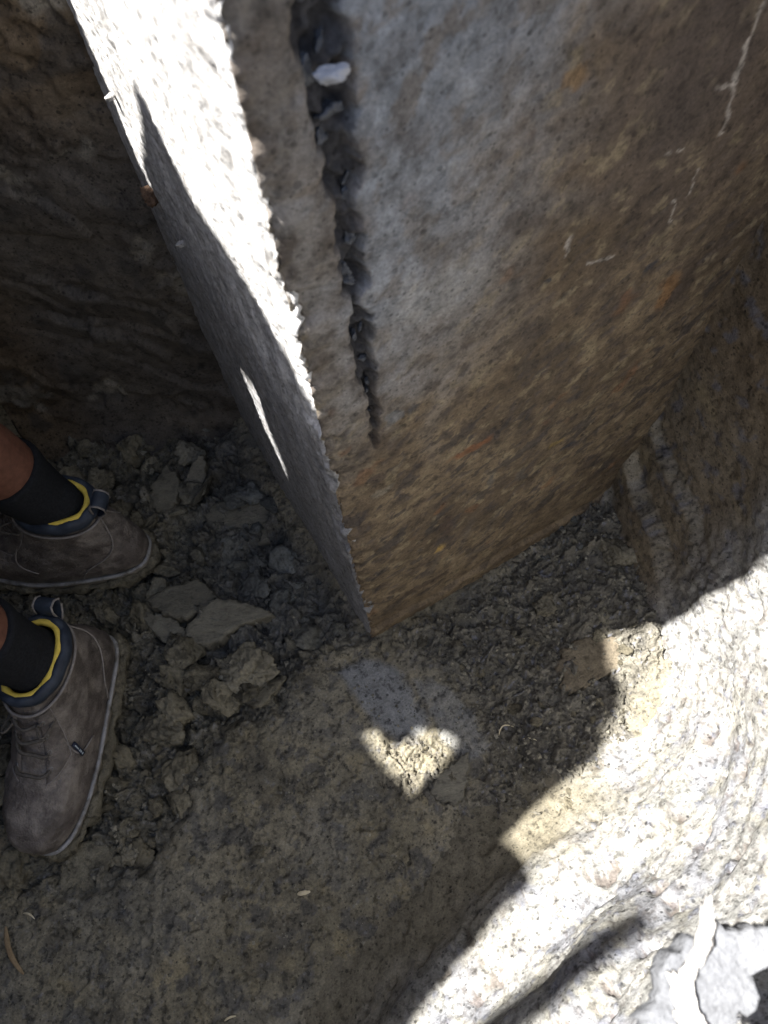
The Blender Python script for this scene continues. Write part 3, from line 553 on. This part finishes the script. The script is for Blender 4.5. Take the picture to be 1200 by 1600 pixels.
RB = pch(build_boot(person, -1, (-.387, .524, .004), math.radians(170)))
LB['label'] = 'muddy brown boot with heel pull loop and pale welt, toe pointing at the viewer'; RB['label'] = 'muddy brown boot seen from its heel, toe pointing away to the left'
def limb(bm, pts, sub=6, n=14):
    """tapered limb: rows (x, y, z, rx, ry)"""
    p = np.array(pts); q, _ = spline(np.c_[np.arange(len(p)), p[:, 0] * 0, p], len(p) * sub); q = q[:, 2:]; rows = []
    for i in range(len(q)):
        a = q[max(i - 1, 0), :3]; c = q[min(i + 1, len(q) - 1), :3]; t = Vector(c - a).normalized(); s = t.cross(Vector((1, 0.001, 0)))
        s = s.normalized() if s.length > .05 else Vector((0, 1, 0)); f = s.cross(t).normalized(); ctr = Vector(q[i, :3])
        rows.append([bm.verts.new(ctr + f * (q[i, 3] * math.cos(2 * math.pi * k / n)) + s * (q[i, 4] * math.sin(2 * math.pi * k / n))) for k in range(n)])
    for i in range(len(rows) - 1):
        for k in range(n): bm.faces.new((rows[i][k], rows[i][(k + 1) % n], rows[i + 1][(k + 1) % n], rows[i + 1][k]))
    bm.faces.new(rows[0][::-1]); bm.faces.new(rows[-1])
def ball(bm, c, r):
    g = bmesh.ops.create_uvsphere(bm, u_segments=20, v_segments=14, radius=1); bmesh.ops.scale(bm, vec=r, verts=g['verts']); bmesh.ops.translate(bm, vec=c, verts=g['verts'])
def fuse(name, bm, mat, voxel=.008, smooth=6, parent=person):
    """melt overlapping limbs into one continuous surface"""
    bmesh.ops.recalc_face_normals(bm, faces=bm.faces[:]); me = bpy.data.meshes.new(name); bm.to_mesh(me); bm.free(); o = bpy.data.objects.new(name, me); COL.objects.link(o)
    r = o.modifiers.new('r', 'REMESH'); r.mode = 'VOXEL'; r.voxel_size = voxel; r.use_smooth_shade = True; s = o.modifiers.new('s', 'SMOOTH'); s.factor = .5; s.iterations = smooth
    dg = bpy.context.evaluated_depsgraph_get(); m2 = bpy.data.meshes.new_from_object(o.evaluated_get(dg)); m2.name = name; bpy.data.objects.remove(o)
    for p in m2.polygons: p.use_smooth = True
    o = link(name, m2, mat, parent); o.location = -Vector(parent.location); return o
LA = (-.478, .313); RA = (-.465, .537)                              # ankles in plan
LEGS = [[(LA[0], LA[1], .02, .036, .036), (LA[0], LA[1], .10, .036, .034), (LA[0] - .010, LA[1] + .004, .20, .037, .037), (LA[0] - .032, LA[1] + .012, .32, .048, .047), (LA[0] - .056, LA[1] + .022, .46, .052, .050), (LA[0] - .056, LA[1] + .04, .62, .070, .066), (LA[0] - .05, LA[1] + .055, .84, .085, .082)],
        [(RA[0], RA[1], .02, .036, .036), (RA[0], RA[1], .10, .036, .034), (RA[0] - .010, RA[1] + .004, .20, .037, .037), (RA[0] - .032, RA[1] + .010, .32, .048, .047), (RA[0] - .056, RA[1] - .005, .46, .052, .050), (RA[0] - .062, RA[1] - .030, .62, .070, .066), (RA[0] - .06, RA[1] - .055, .84, .085, .082)]]
BX, BY = -.54, .435
ARMS = [[(BX, BY - .150, 1.31, .055, .055), (BX, BY - .205, 1.18, .048, .048), (BX + .02, BY - .272, 1.035, .042, .042), (BX + .01, BY - .300, .92, .035, .034), (BX, BY - .262, .82, .029, .028), (BX, BY - .205, .735, .030, .027), (BX, BY - .165, .70, .030, .025)],
        [(BX, BY + .155, 1.33, .055, .055), (BX, BY + .215, 1.21, .048, .048), (BX + .02, BY + .270, 1.07, .040, .040), (BX + .01, BY + .240, .94, .034, .034), (BX, BY + .185, .82, .030, .028), (BX, BY + .165, .74, .034, .025)]]
HEAD = Matrix.Translation((BX - .05, .432, 1.385)) @ Matrix.Rotation(math.radians(40), 4, 'X') @ Matrix.Rotation(math.radians(-22), 4, 'Y')   # neck base; the head hangs to its left and forward
def hp(x, y, z): return tuple(HEAD @ Vector((x, y, z)))
bm = bmesh.new()
for l in LEGS + ARMS: limb(bm, l)
limb(bm, [(BX, BY, .80, .09, .14), (BX, BY, .95, .085, .13), (BX, BY, 1.10, .095, .14), (BX, BY, 1.28, .10, .16), (BX, BY, 1.36, .07, .12), (BX - .02, BY - .025, 1.42, .052, .054), (*hp(0, 0, .05), .05, .05)])
hb = bmesh.new(); ball(hb, (0, 0, .115), (.094, .074, .100)); ball(hb, (-.035, 0, .065), (.05, .052, .055)); ball(hb, (-.100, 0, .095), (.016, .013, .020)); ball(hb, (-.094, 0, .112), (.012, .010, .022))
for sg in (-1, 1): ball(hb, (.005, .075 * sg, .10), (.020, .008, .030)); ball(hb, (-.078, .030 * sg, .118), (.013, .014, .010))
ball(hb, (-.086, 0, .058), (.010, .024, .007)); bmesh.ops.transform(hb, matrix=HEAD, verts=hb.verts[:])
tm = bpy.data.meshes.new('t'); hb.to_mesh(tm); hb.free(); bm.from_mesh(tm); bpy.data.meshes.remove(tm)
BODY = fuse('body', bm, M_skin, .007, 4)
bm = bmesh.new()                                                    # shirt: loose, sleeves to the elbow
limb(bm, [(BX, BY, .80, .115, .165), (BX, BY, .92, .115, .160), (BX, BY, 1.04, .12, .168), (BX, BY, 1.18, .12, .18), (BX, BY, 1.30, .11, .185), (BX, BY, 1.365, .075, .12), (BX - .004, BY - .004, 1.395, .062, .064)])
for A_ in ARMS: limb(bm, [(x, y, z, rx + .020, ry + .020) for x, y, z, rx, ry in A_[:3]])
ball(bm, (BX, .272, .905), (.03, .026, .018)); ball(bm, (BX, BY - .255, .985), (.03, .03, .02))  # bumps added to the shirt to notch the edge of the sun patch
fuse('shirt', bm, M_shirt, .008, 5)
bm = bmesh.new()                                                    # shorts to the knee, hands in the pockets
limb(bm, [(BX, BY, .72, .11, .165), (BX, BY, .82, .118, .172), (BX, BY, .90, .112, .162)])
for l in LEGS: limb(bm, [(l[4][0], l[4][1], .50, .082, .08), (l[5][0], l[5][1], .62, .090, .088), (l[6][0], l[6][1], .82, .102, .10)])
fuse('shorts', bm, M_shorts, .008, 6)
bm = bmesh.new(); ball(bm, (.004, 0, .125), (.103, .083, .100)); bmesh.ops.delete(bm, geom=[v for v in bm.verts if v.co.z < .128], context='VERTS')
g = bmesh.ops.holes_fill(bm, edges=[e for e in bm.edges if e.is_boundary]); limb(bm, [(-.06, 0, .130, .10, .075), (-.06, 0, .139, .10, .075)], 2, 20); bmesh.ops.transform(bm, matrix=HEAD, verts=bm.verts[:])
fuse('cap', bm, M_cap, .006, 3)
for l, oc_, ex in ((LEGS[0], (-.478, .314), (.035, .044)), (LEGS[1], (-.465, .537), (.044, .035))):
    bm = bmesh.new(); limb(bm, [(oc_[0], oc_[1], .10, ex[0] * .7, ex[1] * .7), (oc_[0], oc_[1], .14, ex[0] * .85, ex[1] * .85), (oc_[0], oc_[1], .192, *ex), (l[2][0], l[2][1], .215, .0425, .042), (l[2][0] - .012, l[2][1] + .004, .260, .0485, .048), (l[2][0] - .015, l[2][1] + .006, .276, .0515, .051), (l[2][0] - .017, l[2][1] + .006, .286, .0525, .052)], 4, 20)
    fuse('sock', bm, M_sock, .005, 3)
#__PEOPLEEND__
# ------------------------------------------------------------------ clods, slabs and small debris
def clod_mesh(name, seed, sub=4, flat=.6, rough=.16, planes=11):
    """angular lump of clay: a ball chopped by random planes, then roughened; radius about 1"""
    r = np.random.default_rng(seed); bm = bmesh.new(); bmesh.ops.create_icosphere(bm, subdivisions=sub, radius=1); v = np.array([x.co[:] for x in bm.verts]); F = np.array([[q.index for q in f.verts] for f in bm.faces]); bm.free()
    nrm = r.normal(size=(planes, 3)); nrm /= np.linalg.norm(nrm, axis=1)[:, None]; dd = r.uniform(.45, .85, planes)
    k = np.ones(len(v))
    for n_, d_ in zip(nrm, dd):
        c = v @ n_; k = np.where(c > .05, np.minimum(k, d_ / np.maximum(c, .05)), k)
    o = v * k[:, None]; o = o * (1 + rough * fbm(o + seed, 1.6, 4, .6))[:, None] + .085 * np.c_[fbm(o + seed, 4.5, 4, .65), fbm(o + 9 + seed, 4.5, 4, .65), fbm(o + 5 + seed, 4.5, 4, .65)]
    o *= .02 * np.array((1, r.uniform(.7, 1.), flat * r.uniform(.8, 1.2)))
    return raw_mesh(name, o, F)
CLODS = [clod_mesh('clay_clod', 100 + i, 4, (.30, .38, .34, .6, .42, .75, .33)[i % 7], random.uniform(.18, .34), 14 if i % 7 < 5 else 9) for i in range(14)]
for m_ in CLODS: m_.materials.append(M_clod)
def slab(name, outline, thick, label, cat='clay slab', mat=None, z=None, tilt=(0, 0), seed=1, dome=.0, jag=.0024, zc=0., relief=.0018):
    """a plate of cut clay: ragged outline in plan, slightly uneven top, broken sides, real thickness"""
    mat = mat or M_slick; pl = np.array(outline); c = pl.mean(0)
    ring, _ = spline(np.c_[pl, pl[:, 0] * 0], 88, True); ring = ring[:, :2] - c; n = len(ring)
    an = np.linspace(0, 2 * math.pi, n, endpoint=False); rn = np.random.default_rng(seed)
    jj = fbm(np.c_[np.cos(an) * 2, np.sin(an) * 2, an * 0 + seed], 2.2, 4, .6); ln = np.linalg.norm(ring, axis=1)
    ring = ring * (1 + jag * 2.2 * jj / ln.mean())[:, None]
    lv = [(.02, 0), (.2, 0), (.4, 0), (.58, 0), (.74, 0), (.86, 0), (.94, -.04), (.985, -.14), (1.0, -.4), (.985, -.7), (1.02, -1.), (.9, -1.2)]; V = []
    for i, (sc, dz) in enumerate(lv):
        p = ring * sc; q = np.c_[p + c, p[:, 0] * 0 + dz * .01]
        hz = dome * (1 - sc * sc) + relief * fbm(q + seed, 30, 4, .6) + dz * thick * (1 + .35 * fbm(q + 3 + seed, 45, 2)) + tilt[0] * p[:, 0] + tilt[1] * p[:, 1]
        jx = (.0025 * fbm(q + 7 + dz, 60, 3) if dz < -.1 else 0 * hz); nr = p / (np.linalg.norm(p, axis=1)[:, None] + 1e-6)
        V.append(np.c_[p + nr * jx[:, None], hz])
    V = np.concatenate(V); F = list(map(tuple, grid_faces(len(lv), n)[:, ::-1])); F += [(i * n + n - 1, (i + 1) * n + n - 1, (i + 1) * n, i * n) for i in range(len(lv) - 1)]
    F = [tuple(f) for f in F]; me = py_mesh(name, V, F[:len(F)]); bm = bmesh.new(); bm.from_mesh(me); bm.verts.ensure_lookup_table()
    bm.faces.new([bm.verts[k] for k in range(n)]); bmesh.ops.recalc_face_normals(bm, faces=bm.faces[:]); bm.to_mesh(me); bm.free()
    for p in me.polygons: p.use_smooth = True
    o = link(name, me, mat); zz = (floor_h(c[0], c[1]) + thick * .75 + zc) if z is None else z; o.location = (c[0], c[1], zz); tag(o, label, cat); return o
Z0 = -.015
slab('clay_slab', GP([(248, 935), (309, 911), (330, 921), (338, 941), (293, 969), (241, 954)], 0), .024, 'flat grey clay slab with ragged right edge, just right of the upper boot heel', tilt=(-.1, .15), seed=3)
slab('clay_slab', GP([(293, 980), (325, 948), (357, 940), (430, 961), (373, 981), (347, 1000), (317, 1010), (292, 999)], 0), .026, 'long pointed clay slab lifted over a dark gap, in the middle of the heap', tilt=(.05, .25), seed=5, zc=.012)
slab('clay_slab', GP([(219, 961), (256, 959), (289, 983), (286, 1002), (270, 1010), (246, 995)], 0), .026, 'small pale clay slab between the two boots, below the flat grey slab', tilt=(.1, .1), seed=7, zc=.006)
slab('clay_slab', GP([(316, 796), (345, 774), (402, 766), (434, 777), (431, 828), (383, 838), (322, 842)], 0), .024, 'broad blue-grey smeared clay slab near the foot of the sunlit concrete side', tilt=(.02, .2), seed=9, relief=.003)
slab('clay_flake', GP([(233, 778), (262, 741), (282, 752), (279, 778), (256, 798)], 0), .016, 'pointed grey clay flake standing up behind the upper boot', 'clay flake', tilt=(.1, .5), seed=11, zc=.008)
slab('clay_flake', GP([(283, 766), (300, 736), (320, 719), (320, 752), (294, 776)], 0), .016, 'narrow grey clay flake beside the pointed flake, nearer the concrete', 'clay flake', tilt=(-.1, .5), seed=13, zc=.008)
slab('clay_slab', GP([(85, 1382), (97, 1333), (137, 1310), (168, 1322), (164, 1348), (143, 1392), (93, 1396)], 0), .022, 'olive clay slab with a broken edge below the toe of the lower boot', tilt=(-.1, .1), seed=15, zc=.012, mat=M_clod, relief=.003)
slab('clay_slab', GP([(676, 1222), (700, 1200), (732, 1180), (729, 1227), (716, 1258), (683, 1250)], 0), .012, 'small grey clay slab at the lower right of the heart-shaped sun patch', tilt=(.05, .1), seed=19, relief=.001)
slab('clay_slab', GP([(866, 1040), (900, 1004), (950, 998), (990, 1012), (1040, 1022), (1030, 1040), (967, 1048), (940, 1060), (887, 1085)], 0), .014, 'tan clay slab with a hollow edge at the border of the sunlit ground', seed=21, mat=M_tan, relief=.004, jag=.004)
def clod(name, px, py, r, seed, label, cat='clay clod', flat=.6, zc=.0):
    me = clod_mesh(name, seed, 5, flat, .26, 9); me.materials.append(M_clod); p = G(px, py); o = link(name, me); o.scale = (r * 50, r * 50, r * 50); o.rotation_euler = (0, 0, seed * 1.3); o.location = (p[0], p[1], floor_h(p[0], p[1]) + r * flat * .35 + zc); tag(o, label, cat); return o
clod('clay_clod', 392, 1050, .044, 31, 'large dark lumpy clod at the right end of the loose heap')
clod('clay_clod', 957, 880, .036, 32, 'rounded crumbly clod at the foot of the spade-cut steps')
clod('clay_clod', 215, 925, .026, 33, 'layered clod tucked under the heel of the upper boot')
clod('clay_clod', 320, 1055, .026, 34, 'brown-edged clod left of the large dark clod')
clod('clay_clod', 272, 1010, .030, 35, 'crumbled clod under the small pale slab, between the boots')
clod('clay_clod', 255, 1140, .034, 36, 'knobbly clod wedged between the lower boot and the trodden ground')
clod('clay_clod', 195, 1330, .020, 37, 'small clod right of the olive slab, by the lower boot toe')
clod('clay_clod', 150, 745, .030, 38, 'block of clay behind the collar of the upper boot')
clod('clay_clod', 700, 1215, .014, 39, 'tiny clod above the small grey slab by the sun patch')
clod('clay_clod', 850, 950, .024, 40, 'pale crumbly clod near the middle of the concrete foot')
clod('clay_clod', 400, 1330, .012, 41, 'lone small clod on the trodden ground at the bottom')
BOOTS_ = ((-.456, .388, 255), (-.387, .524, 170))
def on_boot(x, y, m=.012):
    for bx, by, ang in BOOTS_:
        c_, s_ = math.cos(math.radians(ang)), math.sin(math.radians(ang)); lx = (x - bx) * c_ + (y - by) * s_; ly = -(x - bx) * s_ + (y - by) * c_
        if -.02 - m < lx < .32 + m and abs(ly) < .052 + m: return True
    return False
def scatter(poly, n, rmin, rmax, labels, group, sd, pw=2.2, shrink=.012):
    """labels: (size limit, words) from small to large, or a function of the place"""
    r = np.random.default_rng(sd); pl = np.array(poly); lo, hi = pl.min(0), pl.max(0); lo = np.maximum(lo, (-.66, -.2)); pts = []
    while len(pts) < n:
        c = r.uniform(lo, hi, (200, 2)); c = c[sd_poly(c, poly) < -shrink]
        for q in c:
            d = q - CORNER; inblk = (d @ LD > -.004) and (d @ RD > -.004)
            if not inblk and not on_boot(*q, -.008) and q[1] < .80 and len(pts) < n: pts.append(q)
    P_ = np.c_[np.array(pts), np.zeros(n)]; zz = floor_z(P_)
    for i in range(n):
        rad = rmin + (rmax - rmin) * r.random() ** pw; o = link('clay_clod', CLODS[int(r.integers(len(CLODS)))]); o.location = (P_[i, 0], P_[i, 1], zz[i] + rad * .12)
        o.rotation_euler = (r.normal() * .45, r.normal() * .45, r.random() * 6.28); rs = rad * 50; o.scale = (rs, rs * r.uniform(.7, 1.1), rs * r.uniform(.7, 1.2)); size = 'small' if rad < rmin + .25 * (rmax - rmin) else ('middling' if rad < rmin + .6 * (rmax - rmin) else 'large')
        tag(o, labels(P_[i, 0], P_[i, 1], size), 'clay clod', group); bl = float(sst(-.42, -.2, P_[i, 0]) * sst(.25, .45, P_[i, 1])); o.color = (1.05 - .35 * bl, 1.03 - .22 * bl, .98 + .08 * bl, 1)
def heap_words(x, y, size):
    if y > .60: return size + ' loose clod in the dark corner under the left pit wall'
    if x > -.20: return size + ' loose clod along the foot of the sunlit concrete side'
    if y > .43: return size + ' loose clod beside the heel of the upper boot'
    if y > .30: return size + ' loose clod in the heap beside the gap between the boots'
    return size + ' loose clod along the outer side of the lower boot'
def right_words(x, y, size):
    if y > .38: return size + ' crumbly clod at the foot of the spade-cut steps'
    if y > .25: return size + ' crumbly clod just right of the concrete corner'
    return size + ' crumbly clod in the dark strip beside the sunlit ground'
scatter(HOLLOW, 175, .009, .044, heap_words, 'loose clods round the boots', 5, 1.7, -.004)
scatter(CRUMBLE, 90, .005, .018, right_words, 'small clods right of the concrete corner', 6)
scatter(GP([(280, 1250), (600, 1080), (760, 1250), (700, 1400), (560, 1580), (40, 1580), (20, 1430)]), 22, .003, .009, lambda x, y, z_: 'tiny clod pressed into the trodden olive ground at the bottom', 'tiny clods on the trodden ground', 8, 3)
def crumbs(name, poly, n, rmin, rmax, sd, label):
    r = np.random.default_rng(sd); pl = np.array(poly); lo, hi = pl.min(0), pl.max(0); c = r.uniform(lo, hi, (n * 4, 2)); c = c[sd_poly(c, poly) < 0][:n]; d = c - CORNER; c = c[~((d @ LD > -.002) & (d @ RD > -.002))]; n = len(c)
    z = floor_z(np.c_[c, c[:, 0] * 0]); base = np.array([(1, 0, 0), (-1, 0, 0), (0, 1, 0), (0, -1, 0), (0, 0, 1), (0, 0, -1)], float); tri = np.array([(0, 2, 4), (2, 1, 4), (1, 3, 4), (3, 0, 4), (2, 0, 5), (1, 2, 5), (3, 1, 5), (0, 3, 5)])
    rad = rmin + (rmax - rmin) * r.random(n) ** 3; V = base[None] * rad[:, None, None] * r.uniform(.5, 1.3, (n, 6, 1)); a = r.random(n) * 6.28; ca, sa = np.cos(a)[:, None], np.sin(a)[:, None]
    X = V[:, :, 0] * ca - V[:, :, 1] * sa; Y = V[:, :, 0] * sa + V[:, :, 1] * ca; V = np.stack([X + c[:, :1], Y + c[:, 1:], V[:, :, 2] * .8 + z[:, None] + .2 * rad[:, None]], -1).reshape(-1, 3); F = (tri[None] + 6 * np.arange(n)[:, None, None]).reshape(-1, 3)
    k = np.repeat(r.uniform(.65, 1.35, n), 6)[:, None]; me = raw_mesh(name, V, F, np.array([(.165, .155, .125)]) * k, smooth=False); tag(link(name, me, M_soil), label, 'crumbs', kind='stuff')
crumbs('clay_crumbs', HOLLOW, 3500, .001, .006, 21, 'fine clay crumbs lying in the broken heap round the boots'); crumbs('clay_crumbs', CRUMBLE, 3000, .0008, .005, 22, 'fine clay crumbs on the loose ground right of the concrete')
crumbs('clay_crumbs', GP([(250, 1400), (560, 1060), (740, 1060), (780, 1400), (640, 1600), (-20, 1600), (0, 1420)]), 1500, .0006, .003, 23, 'fine clay crumbs strewn over the trodden ground')
# unseen board added over the left rim to cast the near bank's grey band
M_board = plain_mat('shadow_board_wood', (.16, .13, .10), (.26, .22, .17), .85, .2, 30, .5, .002)
bm = bmesh.new(); g = bmesh.ops.create_cube(bm, size=1); bmesh.ops.scale(bm, vec=(.58, .058, .035), verts=bm.verts[:]); [setattr(v.co, 'y', v.co.y * .35) for v in bm.verts if v.co.x > 0]; bmesh.ops.bevel(bm, geom=bm.edges[:], offset=.004, segments=2)
me = bpy.data.meshes.new('shadow_board'); bm.to_mesh(me); bm.free(); o = link('shadow_board', me, M_board); o.location = (-.765, -.078, 1.50); o.rotation_euler = (0, .02, math.atan2(.088, .205)); tag(o, 'unseen timber board added over the left pit rim to shade the near bank', 'board')
ORD = 'nearest,second nearest,third nearest,fourth nearest,fifth nearest,sixth nearest,seventh nearest,eighth nearest,ninth nearest,tenth nearest,eleventh nearest,twelfth nearest,thirteenth nearest,fourteenth nearest,fifteenth nearest,sixteenth nearest,seventeenth nearest,eighteenth nearest,nineteenth nearest,twentieth nearest'.split(',')
MARK = {'left pit wall': (G(345, 600), 'concrete'), 'concrete side': (G(580, 995), 'block corner'), 'upper boot': (G(243, 875), 'upper heel'), 'between the boots': (G(580, 995), 'block'), 'lower boot': (G(60, 1345), 'toe'), 'spade-cut steps': (G(945, 780), 'wall corner'), 'concrete corner': (G(580, 995), 'corner'), 'sunlit ground': (G(1040, 1000), 'tan slab')}
for grp in ('loose clods round the boots', 'small clods right of the concrete corner'):
    cl_ = {}
    for o in COL.objects:
        if o.get('group') == grp and not o['label'].startswith('small'): cl_.setdefault(o['label'], []).append(o)
    for lb, os_ in cl_.items():
        key = next(k for k in MARK if lb.endswith(k) or k in lb); p_, wd_ = MARK[key]; os_.sort(key=lambda o: (o.location.x - p_[0]) ** 2 + (o.location.y - p_[1]) ** 2)
        if len(os_) > 1:
            for o, w_ in zip(os_, ORD): o['label'] = lb.replace('loose ', '').replace('crumbly ', '') + ', ' + w_ + ' the ' + wd_
# splinters, straws, roots
M_wood = plain_mat('split_wood', (.17, .12, .07), (.28, .21, .13), .8, .2, 120, .4); M_straw = plain_mat('dry_straw', (.42, .36, .24), (.58, .52, .38), .7, .3, 200, .2)
M_scrap = plain_mat('brown_scrap', (.06, .038, .026), (.12, .075, .05), .85, .2, 90, .6, .003)
def sliver(name, a, b, r, label, cat, mat, bend=.15, h=.003, za=0.):
    p, q = G(*a), G(*b); p = Vector((p[0], p[1], floor_h(p[0], p[1]) + h)); q = Vector((q[0], q[1], floor_h(q[0], q[1]) + h)); m = (p + q) / 2; d = q - p; side = Vector((-d.y, d.x, 0)) * bend; V = []; F = []
    pts = [p + d * t + side * math.sin(math.pi * t) + Vector((0, 0, .003 * math.sin(math.pi * t))) - m for t in np.linspace(0, 1, 9)]; tube(V, F, pts, [r * x for x in (.4, .8, 1, 1, .95, 1, .8, .7, .3)], 6, False, .5)
    o = link(name, py_mesh(name, V, F, False), mat); o.location = m; tag(o, label, cat)
sliver('wood_splinter', (8, 1448), (38, 1522), .0036, 'long brown wood splinter at the bottom left edge', 'splinter', M_wood, -.08)
sliver('straw', (36, 1427), (54, 1436), .0012, 'short pale straw just above the long wood splinter', 'straw', M_straw)
sliver('wood_chip', (465, 1397), (485, 1393), .0030, 'pale wood chip alone on the trodden ground', 'wood chip', M_straw, 0)
sliver('straw', (778, 1152), (803, 1136), .0009, 'thin curved straw above the dark patch right of the sun patch', 'straw', M_straw, .3)
sliver('straw', (816, 1155), (838, 1158), .0009, 'thin straight straw right of the curved one', 'straw', M_straw, .1)
sliver('straw', (350, 1596), (368, 1588), .0014, 'pale stem at the very bottom edge of the trodden ground', 'straw', M_straw, .1)
def face_pt(n, px, py, off=.0):
    v = ray(px, py); N3 = np.array([n[0], n[1], 0]); C3 = np.array([CORNER[0], CORNER[1], 0]); t = ((C3 - (0, 0, H)) @ N3) / (v @ N3); return np.array([0, 0, H]) + v * t + N3 * off
# brown scrap stuck where the concrete side meets the pit wall
p = face_pt(NL, 243, 303, .008); me = clod_mesh('brown_scrap', 77, 4, .55, .3, 8); me.materials.append(M_scrap); o = link('brown_scrap', me); o.location = p; o.scale = (.55, .55, 1.1); o.rotation_euler = (.3, .4, .5)
tag(o, 'rusty brown scrap wedged between the concrete side and the dark pit wall', 'scrap')
for px, py, r_, lb in ((287, 380, .006, 'pale mortar crumb stuck on the shaded strip of the concrete side'), (178, 150, .006, 'tiny pale crumb at the top edge of the sun on the concrete side')):
    p = face_pt(NL, px, py, .003); o = link('mortar_crumb', CLODS[3].copy()); o.data.materials.clear(); o.data.materials.append(M_crust); o.location = p; o.scale = (r_ * 50, r_ * 50, r_ * 65); tag(o, lb, 'crumb')
# stones bared in the honeycombed seam of the concrete: parts of the block
M_stone = plain_mat('seam_stone', (.028, .032, .040), (.075, .082, .098), .5, .5, 60, .4); M_white = plain_mat('white_flake', (.26, .27, .30), (.36, .37, .40), .7, .3, 80, .3)
sr = np.random.default_rng(3)
for i in range(20):
    zz = .56 + .44 * (i + sr.random()) / 20; wd = np.interp(zz, [.55, .62, .70, .80, .95], [.002, .004, .006, .010, .015]); uu = .050 + sr.uniform(-.8, .8) * wd; rr = sr.uniform(.35, .75) * wd + .002
    o = link('aggregate_stone', CLODS[int(sr.integers(14))].copy(), None, BLOCK); o.data.materials.clear(); o.data.materials.append(M_stone); o.location = (*(RD * uu + NR * -.009), zz); o.scale = (rr * 50, rr * 50, rr * 65); o.rotation_euler = (sr.random() * 6, sr.random() * 6, sr.random() * 6)
wf = face_pt(NR, 511, 112, .002) - np.array([CORNER[0], CORNER[1], 0]); o = link('mortar_flake', CLODS[5].copy(), None, BLOCK); o.data.materials.clear(); o.data.materials.append(M_white); o.location = wf; o.scale = (.5, .3, .4); o['label'] = 'white mortar flake in the dark seam'
# ragged pale crust and root overhanging close to the lens, bottom right
ZC = .66
cr_ = slab('clay_crust', GP([(1010, 1640), (1022, 1560), (1040, 1500), (1090, 1462), (1150, 1452), (1215, 1440), (1260, 1480), (1192, 1500), (1180, 1530), (1183, 1570), (1172, 1592), (1152, 1580), (1150, 1640), (1080, 1700)], ZC), .016, 'blurred pale ragged clay crust overhanging the near bank at the bottom right corner', 'clay crust', M_flap, z=ZC, seed=41, jag=.003, relief=.002, tilt=(.0, .0))
slab("clay_crust", GP([(1105, 1410), (1122, 1412), (1122, 1455), (1112, 1500), (1090, 1530), (1066, 1530), (1090, 1490), (1102, 1450)], ZC + .012), .004, "upper piece of the blown-out white crust strip at the bottom right", "clay crust", M_crust, z=ZC + .004, seed=43, jag=.0015, relief=.002)
slab("clay_crust", GP([(1055, 1535), (1088, 1532), (1096, 1570), (1120, 1620), (1135, 1680), (1085, 1680), (1068, 1600)], ZC + .013), .004, "lower piece of the blown-out white crust strip at the bottom right corner", "clay crust", M_crust, z=ZC + .0045, seed=44, jag=.0015, relief=.002)
